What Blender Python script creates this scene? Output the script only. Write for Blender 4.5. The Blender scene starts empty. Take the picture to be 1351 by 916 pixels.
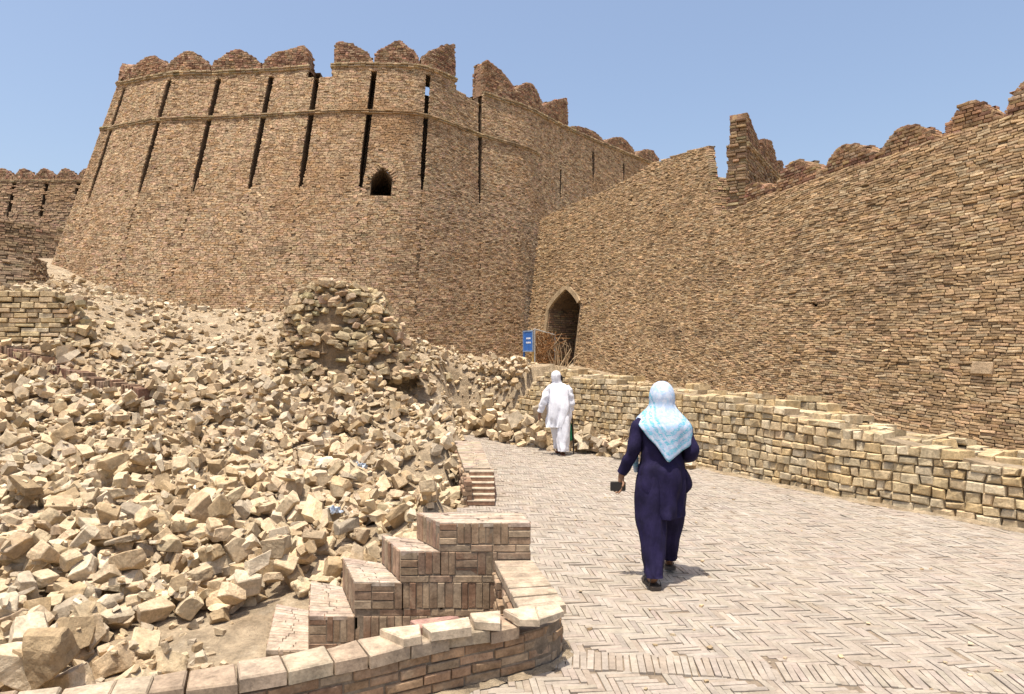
import bpy, bmesh, math, random
import numpy as np
from mathutils import Vector, Matrix, Euler, noise as mnoise

random.seed(11)
RNG = np.random.default_rng(11)
sc = bpy.context.scene
COL = sc.collection

# ------------------------------------------------------------------ camera, sky, sun, exposure
CAM_Z, FPX, HORIZON, CX = 1.65, 930.0, 478.0, 675.5
cam = bpy.data.cameras.new('camera')
cam.sensor_width = 36.0
cam.lens = 36.0 * FPX / 1351.0
cam.shift_y = 20.0 / 1351.0
cam.clip_start = 0.05
cam.clip_end = 2000
co = bpy.data.objects.new('camera', cam)
co.location = (0, 0, CAM_Z)
co.rotation_euler = (math.radians(90), 0, 0)
COL.objects.link(co)
sc.camera = co

SUN_DIR = Vector((-0.12, -0.165, 0.978)).normalized()      # towards the sun
sun_el = math.asin(SUN_DIR.z)
sun_az = math.atan2(SUN_DIR.x, SUN_DIR.y)
w = bpy.data.worlds.new('World')
sc.world = w
w.use_nodes = True
nt = w.node_tree
sky = nt.nodes.new('ShaderNodeTexSky')
sky.sky_type = 'NISHITA'
sky.sun_disc = False
sky.sun_elevation = sun_el
sky.sun_rotation = sun_az
sky.air_density = 1.0
sky.dust_density = 3.6
sky.ozone_density = 0.4
bg = nt.nodes['Background']
bg.inputs[1].default_value = 0.13
nt.links.new(sky.outputs[0], bg.inputs[0])
sl = bpy.data.lights.new('sun', 'SUN')
sl.energy = 3.75
sl.angle = math.radians(0.55)
sl.color = (1.0, 0.935, 0.83)
so = bpy.data.objects.new('sun', sl)
so.rotation_euler = SUN_DIR.to_track_quat('Z', 'Y').to_euler()
so.location = (0, 0, 60)
COL.objects.link(so)
sc.view_settings.view_transform = 'Standard'
sc.view_settings.look = 'None'
sc.view_settings.exposure = 0.7
sc.view_settings.gamma = 1.0


# ------------------------------------------------------------------ helpers
def W(px, py, Y):
    """world point seen at photo pixel (px, py) at distance Y"""
    return np.array([(px - CX) / FPX * Y, Y, CAM_Z + (HORIZON - py) / FPX * Y])


def zof(py, Y):
    return CAM_Z + (HORIZON - py) / FPX * Y


def pxof(X, Y):
    return CX + FPX * X / Y


def tag(o, label=None, cat=None, group=None, kind=None):
    for k, v in (('label', label), ('category', cat), ('group', group), ('kind', kind)):
        if v:
            o[k] = v
    return o


def empty(name, loc=(0, 0, 0), label=None, cat=None, group=None):
    o = bpy.data.objects.new(name, None)
    o.location = [float(c) for c in loc]
    o.empty_display_size = 0.2
    COL.objects.link(o)
    return tag(o, label, cat, group)


def link(name, me, mat=None, parent=None, loc=None, kind=None):
    o = bpy.data.objects.new(name, me)
    if mat is not None and not me.materials:
        me.materials.append(mat)
    COL.objects.link(o)
    wl = np.array(loc if loc is not None else (0, 0, 0), float)
    if parent is not None:
        o.parent = parent
        p = parent
        off = np.zeros(3)
        while p is not None:
            off += np.array(p.location)
            p = p.parent
        wl = wl - off
    o.location = [float(c) for c in wl]
    if kind:
        o['kind'] = kind
    return o


def raw_mesh(name, V, F, tint=None, smooth=False):
    """V (n,3); F (m,k) array of equal-size faces, or list of lists"""
    me = bpy.data.meshes.new(name)
    V = np.asarray(V, dtype=np.float32).reshape(-1, 3)
    if isinstance(F, np.ndarray):
        m, k = F.shape
        me.vertices.add(len(V))
        me.vertices.foreach_set('co', V.ravel())
        me.loops.add(m * k)
        me.loops.foreach_set('vertex_index', F.astype(np.int32).ravel())
        me.polygons.add(m)
        me.polygons.foreach_set('loop_start', np.arange(0, m * k, k, dtype=np.int32))
        me.update(calc_edges=True)
    else:
        me.from_pydata(V.tolist(), [], F)
    if tint is not None:
        a = me.attributes.new('tint', 'FLOAT_COLOR', 'POINT')
        c = np.ones((len(V), 4), np.float32)
        c[:, :3] = np.asarray(tint, np.float32).reshape(-1, 3) if np.ndim(tint) > 1 else np.array(tint)
        a.data.foreach_set('color', c.ravel())
    me.polygons.foreach_set('use_smooth', np.full(len(me.polygons), bool(smooth)))
    me.validate()
    return me


def from_bm(name, bm, smooth=False):
    me = bpy.data.meshes.new(name)
    bmesh.ops.recalc_face_normals(bm, faces=bm.faces[:])
    bm.to_mesh(me)
    bm.free()
    me.polygons.foreach_set('use_smooth', np.full(len(me.polygons), bool(smooth)))
    return me


def vnoise(x, y=0.0, s=0.0):
    """cheap smooth noise, about -1..1, for arrays"""
    x = np.asarray(x, float)
    y = np.asarray(y, float)
    return (np.sin(x * 1.31 + y * .73 + s) + np.sin(x * -.57 + y * 1.61 + 2.1 * s + 1.3)
            + .6 * np.sin(x * 2.7 - y * 1.9 + 3.3 * s + .4) + .5 * np.sin(x * 3.9 + y * 4.3 + s * 1.7)) / 3.1


# bricks as little boxes: back ring, mid ring, inset front ring
QB = np.array([[0, 1, 5, 4], [1, 2, 6, 5], [2, 3, 7, 6], [3, 0, 4, 7],
               [4, 5, 9, 8], [5, 6, 10, 9], [6, 7, 11, 10], [7, 4, 8, 11], [8, 9, 10, 11]])


def brick_verts(c00, c10, c11, c01, nrm, back, prot, bev):
    """corner arrays (N,3), outward normal (N,3), scalars (N,) -> (N,12,3)"""
    N = len(c00)
    C = np.stack([c00, c10, c11, c01], 1)
    cen = C.mean(1, keepdims=True)
    back = np.broadcast_to(back, N)[:, None, None]
    prot = np.broadcast_to(prot, N)[:, None, None]
    bev = np.broadcast_to(bev, N)[:, None, None]
    n = nrm[:, None, :]
    d = C - cen
    eu = (c10 - c00) + (c11 - c01)
    ev = (c01 - c00) + (c11 - c10)
    eu /= np.linalg.norm(eu, axis=1, keepdims=True) + 1e-9
    ev /= np.linalg.norm(ev, axis=1, keepdims=True) + 1e-9
    sg = np.array([[-1, -1], [1, -1], [1, 1], [-1, 1]], float)
    ins = -(eu[:, None, :] * sg[None, :, :1] + ev[:, None, :] * sg[None, :, 1:]) * bev
    jit = RNG.normal(0, 1, (N, 4, 1)) * bev * .35
    B = cen + d - n * back
    M = cen + d + n * (prot - bev * 1.1)
    T = cen + d + ins + n * (prot + jit)
    return np.concatenate([B, M, T], 1)


def emit(V, tints, mat, parent, n_single=0, order=None, name='brick', mass='brickwork'):
    """V (N,12,3): the first n_single of ORDER become objects of their own, the rest one stuff mesh"""
    N = len(V)
    if order is None:
        order = np.arange(N)
    single = order[:n_single]
    rest = np.setdiff1d(np.arange(N), single)
    for i in single:
        c = V[i].mean(0)
        me = raw_mesh(name, V[i] - c, QB, np.repeat(tints[i][None], 12, 0))
        link(name, me, mat, parent, c)
    if len(rest):
        R = V[rest]
        F = (QB[None] + (np.arange(len(R)) * 12)[:, None, None]).reshape(-1, 4)
        org = R.reshape(-1, 3).mean(0)
        me = raw_mesh(mass, R.reshape(-1, 3) - org, F, np.repeat(tints[rest], 12, 0))
        link(mass, me, mat, parent, org, kind='stuff')


def tint_set(N, base, var=.18, hue=.05, extra=(), p=0.0):
    base = np.array(base)
    t = base[None] * np.exp(RNG.normal(0, var, (N, 1))) * (1 + RNG.normal(0, hue, (N, 3)))
    if len(extra):
        k = RNG.random(N) < p
        e = np.array(extra)[RNG.integers(0, len(extra), N)]
        t[k] = (e * np.exp(RNG.normal(0, var, (N, 1))))[k]
    return np.clip(t, .01, .8)


def boxes(bx, tint=None):
    """list of (x0,x1,y0,y1,z0,z1) -> V,F"""
    V, F = [], []
    for (x0, x1, y0, y1, z0, z1) in bx:
        b = len(V)
        V += [(x0, y0, z0), (x1, y0, z0), (x1, y1, z0), (x0, y1, z0), (x0, y0, z1), (x1, y0, z1), (x1, y1, z1), (x0, y1, z1)]
        F += [[b, b + 3, b + 2, b + 1], [b + 4, b + 5, b + 6, b + 7], [b, b + 1, b + 5, b + 4], [b + 1, b + 2, b + 6, b + 5],
              [b + 2, b + 3, b + 7, b + 6], [b + 3, b, b + 4, b + 7]]
    return np.array(V, float), np.array(F)


def tube(pts, r, n=8, cap=True):
    """tube along points; r scalar or list -> V, F(list)"""
    pts = [Vector(p) for p in pts]
    rs = r if hasattr(r, '__len__') else [r] * len(pts)
    V, F = [], []
    a = None
    for i, p in enumerate(pts):
        t = (pts[min(i + 1, len(pts) - 1)] - pts[max(i - 1, 0)]).normalized()
        if a is None:
            a = t.cross(Vector((0, 0, 1)) if abs(t.z) < .9 else Vector((1, 0, 0))).normalized()
        else:
            a = (a - t * a.dot(t)).normalized()
        b = t.cross(a)
        for k in range(n):
            th = 2 * math.pi * k / n
            V.append(tuple(p + (a * math.cos(th) + b * math.sin(th)) * rs[i]))
    for i in range(len(pts) - 1):
        for k in range(n):
            k2 = (k + 1) % n
            F.append([i * n + k, i * n + k2, (i + 1) * n + k2, (i + 1) * n + k])
    if cap:
        F.append(list(range(n)))
        F.append([(len(pts) - 1) * n + k for k in range(n)][::-1])
    return V, F


# ------------------------------------------------------------------ materials
def new_mat(name):
    m = bpy.data.materials.new(name)
    m.use_nodes = True
    return m, m.node_tree, m.node_tree.nodes['Principled BSDF']


def N_(t, typ, **kw):
    n = t.nodes.new(typ)
    for k, v in kw.items():
        if k.startswith('i_'):
            n.inputs[k[2:]].default_value = v
        else:
            setattr(n, k, v)
    return n


def mixc(t, fac, a, b, mode='MIX'):
    m = t.nodes.new('ShaderNodeMix')
    m.data_type = 'RGBA'
    m.blend_type = mode
    for sock, val in ((m.inputs[0], fac), (m.inputs[6], a), (m.inputs[7], b)):
        if hasattr(val, 'is_output'):
            t.links.new(val, sock)
        else:
            sock.default_value = val if not hasattr(val, '__len__') else (*val[:3], 1)
    return m.outputs[2]


def ramp(t, src, lo, hi):
    r = t.nodes.new('ShaderNodeMapRange')
    r.interpolation_type = 'SMOOTHSTEP'
    t.links.new(src, r.inputs[0])
    r.inputs[1].default_value = lo
    r.inputs[2].default_value = hi
    return r.outputs[0]


def tex(t, pos, scale, detail=4, rough=.6, stretch=None):
    if stretch:
        mp = t.nodes.new('ShaderNodeMapping')
        mp.inputs['Scale'].default_value = stretch
        t.links.new(pos, mp.inputs[0])
        pos = mp.outputs[0]
    n = t.nodes.new('ShaderNodeTexNoise')
    n.inputs['Scale'].default_value = scale
    n.inputs['Detail'].default_value = detail
    n.inputs['Roughness'].default_value = rough
    t.links.new(pos, n.inputs['Vector'])
    return n.outputs[0]


def masonry(name, src='attr', base=(.4, .3, .2), stains=(), mott=.35, fine=60., bump=.35, bdist=.01, rough=.95, dark=.55):
    """stains: list of (colour, scale, lo, hi, strength, stretch)"""
    m, t, p = new_mat(name)
    geo = t.nodes.new('ShaderNodeNewGeometry')
    pos = geo.outputs['Position']
    if src == 'attr':
        a = N_(t, 'ShaderNodeAttribute', attribute_name='tint')
        col = a.outputs['Color']
    elif src == 'obj':
        a = t.nodes.new('ShaderNodeObjectInfo')
        col = a.outputs['Color']
    else:
        rg = t.nodes.new('ShaderNodeRGB')
        rg.outputs[0].default_value = (*base, 1)
        col = rg.outputs[0]
    for (c, scl, lo, hi, st, stretch) in stains:
        f = ramp(t, tex(t, pos, scl, 5, .65, stretch), lo, hi)
        mul = N_(t, 'ShaderNodeMath', operation='MULTIPLY')
        t.links.new(f, mul.inputs[0])
        mul.inputs[1].default_value = st
        col = mixc(t, mul.outputs[0], col, c, 'MIX')
    f1 = ramp(t, tex(t, pos, fine * .18, 6, .7), .3, .7)
    g = mixc(t, f1, (1 - mott,) * 3, (1 + mott * .6,) * 3)
    col = mixc(t, 1.0, col, g, 'MULTIPLY')
    f2 = ramp(t, tex(t, pos, fine, 5, .75), .28, .62)
    g2 = mixc(t, f2, (dark,) * 3, (1.06,) * 3)
    col = mixc(t, .6, col, g2, 'MULTIPLY')
    t.links.new(col, p.inputs['Base Color'])
    p.inputs['Roughness'].default_value = rough
    p.inputs['Specular IOR Level'].default_value = .15
    b = t.nodes.new('ShaderNodeBump')
    b.inputs['Strength'].default_value = bump
    b.inputs['Distance'].default_value = bdist
    add = N_(t, 'ShaderNodeMath', operation='ADD')
    t.links.new(tex(t, pos, fine, 6, .7), add.inputs[0])
    t.links.new(tex(t, pos, fine * .3, 5, .7), add.inputs[1])
    t.links.new(add.outputs[0], b.inputs['Height'])
    t.links.new(b.outputs[0], p.inputs['Normal'])
    return m


OCHRE, DK, PALE, RED = (.33, .19, .09), (.12, .085, .06), (.46, .37, .26), (.24, .12, .075)
M_tower = masonry('tower_brick', stains=[(OCHRE, .35, .5, .68, .6, None), (DK, .5, .58, .75, .45, (1, 1, 2.2)), (PALE, .7, .56, .76, .5, (1.4, 1.4, .3)), (RED, .8, .58, .75, .4, (1., 1., .6))], fine=30, bdist=.02, bump=.5)
M_merlon = masonry('merlon_brick', stains=[(DK, .9, .5, .75, .4, None), (OCHRE, .6, .5, .7, .4, None)], fine=30, bdist=.02, bump=.5)
M_rwall = masonry('long_wall_brick', stains=[(OCHRE, .5, .55, .72, .45, None), (DK, .6, .55, .75, .5, (1, 1, 1.8)), (PALE, .9, .6, .78, .35, None)], fine=38, bdist=.015, bump=.6)
M_mud = masonry('mud_mortar', 'const', (.27, .195, .12), stains=[(DK, 1.5, .5, .75, .4, None)], fine=25, bdist=.03, bump=.7)
M_recess_shade = masonry('recess_shade_brick', 'const', (.16, .11, .07), fine=20, bdist=.03, bump=.8)  # darkened brick: the shade inside the openings is put into its colour
M_cream = masonry('cream_stone', stains=[((.42, .28, .12), 3.0, .5, .7, .4, None), ((.5, .43, .31), 2.2, .55, .75, .35, None)], fine=42, bdist=.014, bump=.7)
M_stone = masonry('rubble_stone', 'obj', stains=[((.44, .28, .12), 2.4, .5, .72, .5, None), ((.3, .25, .19), 3.1, .58, .75, .35, None)], fine=48, bdist=.012, bump=.7, mott=.28)
M_stone_m = masonry('rubble_stone_mass', stains=[((.44, .28, .12), 2.4, .5, .72, .45, None), ((.3, .25, .19), 3.1, .58, .75, .3, None)], fine=48, bdist=.012, bump=.7, mott=.28)
M_earth = masonry('rubble_earth', 'const', (.40, .31, .205), stains=[((.28, .2, .12), 1.2, .45, .7, .6, None), ((.5, .42, .31), 3, .5, .7, .5, None)], fine=34, bdist=.03, bump=1.0)
M_path = masonry('paving_brick', stains=[((.325, .27, .205), 1.1, .45, .7, .4, None), ((.30, .228, .175), .8, .5, .7, .3, None), ((.33, .27, .185), 2.6, .56, .74, .55, None)], fine=45, bdist=.005, bump=.4, mott=.2, dark=.75)
M_sand = masonry('joint_sand', 'const', (.25, .195, .14), fine=60, bdist=.006, bump=.5)
M_step = masonry('step_brick', stains=[((.44, .34, .24), 2.2, .48, .68, .55, None), ((.40, .31, .21), 9., .5, .7, .5, None), ((.17, .085, .06), 2.6, .55, .75, .45, None)], fine=55, bdist=.006, bump=.5)
M_plaster = masonry('lime_plaster', 'const', (.36, .265, .16), fine=30, bdist=.01, bump=.5)


def plain(name, col, rough=.7, spec=.3, noise_s=None, amt=.15, bump=0, bscale=200, bdist=.002):
    m, t, p = new_mat(name)
    p.inputs['Roughness'].default_value = rough
    p.inputs['Specular IOR Level'].default_value = spec
    p.inputs['Base Color'].default_value = (*col, 1)
    tc = t.nodes.new('ShaderNodeTexCoord')
    if noise_s:
        f = ramp(t, tex(t, tc.outputs['Object'], noise_s, 4, .6), .3, .7)
        c = mixc(t, f, tuple(x * (1 - amt) for x in col), tuple(min(1, x * (1 + amt)) for x in col))
        t.links.new(c, p.inputs['Base Color'])
    if bump:
        b = t.nodes.new('ShaderNodeBump')
        b.inputs['Strength'].default_value = bump
        b.inputs['Distance'].default_value = bdist
        t.links.new(tex(t, tc.outputs['Object'], bscale, 3, .6), b.inputs['Height'])
        t.links.new(b.outputs[0], p.inputs['Normal'])
    return m


# ------------------------------------------------------------------ stone shapes (convex blocks)
def make_proto(seed):
    r = random.Random(seed)
    bm = bmesh.new()
    bmesh.ops.create_cube(bm, size=4)
    planes = []
    hx, hy, hz = .5, r.uniform(.3, .48), r.uniform(.16, .4)
    for ax, h in ((0, hx), (1, hy), (2, hz)):
        for s in (-1, 1):
            n = Vector((0, 0, 0))
            n[ax] = s
            n += Vector((r.gauss(0, .16), r.gauss(0, .16), r.gauss(0, .16)))
            n.normalize()
            planes.append((n, h * r.uniform(.85, 1.0)))
    for k in range(r.randint(4, 8)):
        n = Vector((r.gauss(0, 1), r.gauss(0, 1), r.gauss(0, 1))).normalized()
        sup = abs(n.x) * hx + abs(n.y) * hy + abs(n.z) * hz
        planes.append((n, sup * r.uniform(.62, .88)))
    for n, d in planes:
        res = bmesh.ops.bisect_plane(bm, geom=bm.verts[:] + bm.edges[:] + bm.faces[:], plane_co=n * d, plane_no=n, clear_outer=True)
        ed = [e for e in res['geom_cut'] if isinstance(e, bmesh.types.BMEdge)]
        if ed:
            bmesh.ops.edgenet_fill(bm, edges=ed)
    bmesh.ops.remove_doubles(bm, verts=bm.verts[:], dist=.02)
    bmesh.ops.recalc_face_normals(bm, faces=bm.faces[:])
    hi = bm.copy()
    bmesh.ops.triangulate(bm, faces=bm.faces[:])
    V = np.array([v.co[:] for v in bm.verts])
    F = np.array([[v.index for v in f.verts] for f in bm.faces])
    bm.free()
    # near version: worn edges and chipped faces
    bmesh.ops.bevel(hi, geom=hi.edges[:], offset=.03, segments=1, affect='EDGES', clamp_overlap=True)
    bmesh.ops.triangulate(hi, faces=hi.faces[:])
    long_e = [e for e in hi.edges if e.calc_length() > .16]
    bmesh.ops.subdivide_edges(hi, edges=long_e, cuts=1)
    bmesh.ops.triangulate(hi, faces=hi.faces[:])
    long_e = [e for e in hi.edges if e.calc_length() > .16]
    bmesh.ops.subdivide_edges(hi, edges=long_e, cuts=1)
    bmesh.ops.triangulate(hi, faces=hi.faces[:])
    for v in hi.verts:
        q = v.co * 3.1 + Vector((seed * 3.7, 0, 0))
        v.co += v.co.normalized() * (mnoise.noise(q) * .035 + mnoise.noise(q * 2.7) * .022)
    me = from_bm('stone', hi)
    return np.array([n[:] for n, d in planes]), np.array([d for n, d in planes]), V, F, me


PROTO = [make_proto(i + 3) for i in range(44)]


def rot_mats(N, tilt):
    """random rotations: any yaw, tilt gaussian, sometimes on end"""
    out = []
    for i in range(N):
        e = Euler((random.gauss(0, tilt), random.gauss(0, tilt), random.uniform(0, 6.283)))
        out.append(np.array(e.to_matrix()))
    return out


def join_stones(items, name, mat, parent=None, org=None):
    """items: (proto, R, scale(3), loc, tint)"""
    Vs, Fs, Ts, off = [], [], [], 0
    for (k, R, s, loc, tn) in items:
        V = (PROTO[k][2] * s) @ R.T + loc
        Vs.append(V)
        Fs.append(PROTO[k][3] + off)
        Ts.append(np.repeat(np.asarray(tn)[None], len(V), 0))
        off += len(V)
    V = np.concatenate(Vs)
    o = V.mean(0) if org is None else np.array(org)
    me = raw_mesh(name, V - o, np.concatenate(Fs), np.concatenate(Ts))
    return link(name, me, mat, parent, o, kind='stuff')


def stone_object(item, name, parent=None):
    k, R, s, loc, tn = item
    o = bpy.data.objects.new(name, PROTO[k][4])
    if not PROTO[k][4].materials:
        PROTO[k][4].materials.append(M_stone)
    COL.objects.link(o)
    l = np.array(loc, float)
    if parent is not None:
        o.parent = parent
        l = l - np.array(parent.location)
    o.location = [float(x) for x in l]
    o.rotation_euler = Matrix(R.tolist()).to_euler()
    o.scale = [float(x) for x in s]
    o.color = (*[float(x) for x in tn], 1)
    return o


def stone_tint(n=1, cream=0.):
    t = tint_set(n, (.545, .425, .275), .12, .012, [(.60, .495, .35), (.43, .315, .185), (.50, .41, .295), (.53, .395, .245)], .5)
    return t


# ------------------------------------------------------------------ terrain
def tps(P, z, Q, lam=1e-3):
    P, Q = np.asarray(P, float), np.asarray(Q, float)
    n = len(P)

    def U(a, b):
        d2 = ((a[:, None] - b[None]) ** 2).sum(-1)
        return .5 * d2 * np.log(d2 + 1e-9)
    K = U(P, P) + lam * np.eye(n)
    A = np.block([[K, np.c_[np.ones(n), P]], [np.r_[np.ones((1, n)), P.T], np.zeros((3, 3))]])
    c = np.linalg.solve(A, np.r_[z, 0, 0, 0])
    out = np.empty(len(Q))
    for i in range(0, len(Q), 20000):
        q = Q[i:i + 20000]
        out[i:i + 20000] = U(q, P) @ c[:n] + np.c_[np.ones(len(q)), q] @ c[n:]
    return out


STONE_LAYER = .24
T1 = []
for (px, py, Y, d) in [(70, 348, 22.6, 0), (147, 385, 21.0, 0), (219, 403, 20.5, 0), (297, 408, 20.2, 0), (371, 412, 20.0, 0), (454, 432, 20, 0),
                       (546, 455, 20.6, 0), (633, 471, 22.2, 0), (690, 480, 23.6, 0), (755, 484, 21.6, 0), (730, 486, 17.5, 0),
                       (300, 650, 8, 1), (60, 650, 8, 1), (-150, 650, 8, 1), (300, 505, 14.0, 1), (150, 500, 13.6, 1), (0, 500, 13.0, 1), (-200, 500, 13, 1), (420, 500, 14.4, 1), (500, 505, 14.2, 1),
                       (560, 640, 7.2, 1), (565, 560, 10, 1), (580, 530, 12.5, 1), (600, 520, 14, 1), (640, 520, 16.5, .5), (690, 497, 17, 0), (655, 489, 18, 0), (650, 486, 19, 0), (600, 480, 18, 0), (570, 478, 17, 0),
                       (300, 440, 17.5, .6), (220, 440, 16.5, .6), (200, 466, 15.2, .6), (130, 408, 16.5, .5), (60, 392, 16.5, .4), (110, 398, 16.5, .4), (60, 445, 14.6, .6), (-20, 390, 16.5, .4), (-140, 390, 16.5, .4), (-20, 445, 14.6, .6),
                       (20, 372, 19.5, 0), (90, 376, 19, 0), (-120, 374, 19.5, 0), (0, 345, 24, 0), (-150, 345, 24, 0), (400, 420, 19, 0), (380, 440, 17.3, 0), (500, 455, 17.5, 0)]:
    p = W(px, py, Y)
    T1.append((p[0], p[1], p[2] - d * STONE_LAYER))
T1 += [(-1.5, 4.0, -.55), (-2.5, 3.3, -.5), (-4, 3.2, -.45), (-2, 5.2, -.44), (-1.7, 6.0, -.36), (-1.2, 6.8, -.2), (-.9, 8.2, -.05), (-1.3, 10.5, .15), (-1.6, 13, .3), (-1.4, 16, .35), (-.6, 16.8, .4), (-.2, 16, .1),
       (-3.2, 4.3, -.55), (-4.5, 5, -.5), (-6, 4, -.6), (-7.5, 6, -.3), (-3.0, 6.0, -.42), (-1.15, 9.5, .12), (-1.3, 11.5, .25), (-1.2, 14.5, .3), (-2, 16.5, 1.1), (-1.3, 17.5, 1.15), (-.2, 4.5, -.5), (-.6, 5.0, -.5)]
T1 = np.array(T1)
# boundary lines in plan
SW = np.array([(-.35, 16.6), (.0, 16.0), (.3, 15.4), (.72, 14.75), (1.14, 14.2), (2.3, 12.3), (3.0, 10.95), (3.95, 8.65), (5.02, 6.9), (5.6, 6.1), (6.4, 4.6), (7.0, 2.5), (7.3, 0)])
PL = np.array([(-2.6, 2.0), (-1.3, 3.1), (-.5, 3.48), (0.0, 3.74), (.14, 3.85), (.19, 3.97), (.15, 4.4), (.06, 4.95), (.0, 5.28), (-.75, 5.32), (-.75, 7.6), (-.5, 8.12), (-.22, 8.12), (-.3, 9.6), (-.52, 11.8), (-.62, 13.2), (-1.3, 16.6)])
PATH_POLY = np.vstack([PL, [(-1.6, 18)], SW, [(7.3, -3), (-2.2, -3)]])
PLOW = np.vstack([PL[:10], [(-.75, 8.15), (-1.0, 11.9), (-1.1, 13.2), (-1.4, 16.6)]])
LOW_POLY = np.vstack([PLOW, [(-1.6, 18)], SW + [.45, .2], [(7.8, -3), (-2.2, -3)]])
TERR_POLY = np.vstack([SW + [.5, .22], [(14, 0), (14, 26), (2.0, 22.5), (.9, 17.6)]])


def inside(poly, X, Y):
    X, Y = np.asarray(X, float), np.asarray(Y, float)
    r = np.zeros(X.shape, bool)
    n = len(poly)
    for i in range(n):
        x0, y0 = poly[i]
        x1, y1 = poly[(i + 1) % n]
        if y0 == y1:
            continue
        c = ((y0 > Y) != (y1 > Y)) & (X < (x1 - x0) * (Y - y0) / (y1 - y0) + x0)
        r ^= c
    return r


RW_BASE = np.array([W(*a) for a in [(690, 479, 23.8), (722, 480.5, 22.6), (755, 482, 21.5), (800, 491, 19.6), (850, 502, 17.8), (950, 525, 14.6), (1050, 548, 12.4), (1150, 568, 10.9), (1250, 588, 9.9), (1351, 606, 9.1), (1500, 635, 8.2), (1750, 680, 7.3)]])
SW_TOP = np.array([(655, 548), (672, 540), (690, 517), (705, 497), (725, 489), (745, 493), (760, 500), (800, 503), (860, 512), (930, 522), (1000, 535), (1040, 546), (1085, 557), (1130, 568), (1160, 574), (1200, 584), (1250, 596), (1300, 608), (1351, 614), (1500, 636), (1800, 680)], float)
SW_len = np.r_[0, np.cumsum(np.linalg.norm(np.diff(SW, axis=0), axis=1))]


def sw_at(s):
    return np.stack([np.interp(s, SW_len, SW[:, 0]), np.interp(s, SW_len, SW[:, 1])], -1)


def sw_top(s):
    p = sw_at(s)
    px = pxof(p[..., 0], np.maximum(p[..., 1], 3.0))
    return zof(np.interp(px, SW_TOP[:, 0], SW_TOP[:, 1]), p[..., 1])


sS = np.linspace(.5, SW_len[-4], 16)
swp, swz = sw_at(sS), sw_top(sS)
T2 = np.vstack([np.c_[swp + [.25, .12], swz - .02], RW_BASE[1:]])


def terrain(X, Y):
    sh = X.shape
    Q = np.c_[X.ravel(), Y.ravel()]
    z = tps(T1[:, :2], T1[:, 2], Q)
    inp, int_ = inside(LOW_POLY, Q[:, 0], Q[:, 1]), inside(TERR_POLY, Q[:, 0], Q[:, 1])
    zt = tps(T2[:, :2], T2[:, 2], Q)
    z = z + .035 * vnoise(Q[:, 0] * 3, Q[:, 1] * 3) + .02 * vnoise(Q[:, 0] * 9, Q[:, 1] * 9, 2)
    z = np.where(int_, zt + .02 * vnoise(Q[:, 0] * 6, Q[:, 1] * 6, 5), z)
    z = np.where(inp, -.06, z)
    return z.reshape(sh), inp.reshape(sh), int_.reshape(sh)


def grid_faces(nx, ny):
    i, j = np.meshgrid(np.arange(nx - 1), np.arange(ny - 1), indexing='ij')
    a = (i * ny + j).ravel()
    return np.stack([a, a + ny, a + ny + 1, a + 1], 1)


gx, gy = np.arange(-20, 14.01, .12), np.arange(2.4, 34.0, .12)
GX, GY = np.meshgrid(gx, gy, indexing='ij')
GZ, g_in, g_te = terrain(GX, GY)
GZ = np.clip(GZ, -.8, 6.5)


def soften(X, Y, Z, n):
    m = (X < .15) & (Y > 12.5)
    for _ in range(n):
        P = np.pad(Z, 1, mode='edge')
        B = (P[:-2, 1:-1] + P[2:, 1:-1] + P[1:-1, :-2] + P[1:-1, 2:] + Z) / 5
        Z = np.where(m, B, Z)
    return Z


GZ = soften(GX, GY, GZ, 5)
link('rubble_slope_ground', raw_mesh('rubble_slope_ground', np.c_[GX.ravel(), GY.ravel(), GZ.ravel()], grid_faces(len(gx), len(gy)), smooth=True), M_earth, kind='structure')
V, F = boxes([(-900, 900, -900, 900, -1.2, -.9)])
link('ground', raw_mesh('ground', V, F), M_earth, kind='structure')

# ------------------------------------------------------------------ paved path: herringbone bricks
path = empty('path', (2, 6, 0))
path['kind'] = 'structure'
bed_in = [p for p in PATH_POLY]
bmb = bmesh.new()
vs = [bmb.verts.new((x, y, -.008)) for x, y in bed_in]
vb = [bmb.verts.new((x, y, -.3)) for x, y in bed_in]
bmb.faces.new(vs)
for i in range(len(vs)):
    j = (i + 1) % len(vs)
    bmb.faces.new((vs[i], vb[i], vb[j], vs[j]))
bmesh.ops.triangulate(bmb, faces=bmb.faces[:])
link('joint_sand', from_bm('joint_sand', bmb), M_sand, path)


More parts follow.
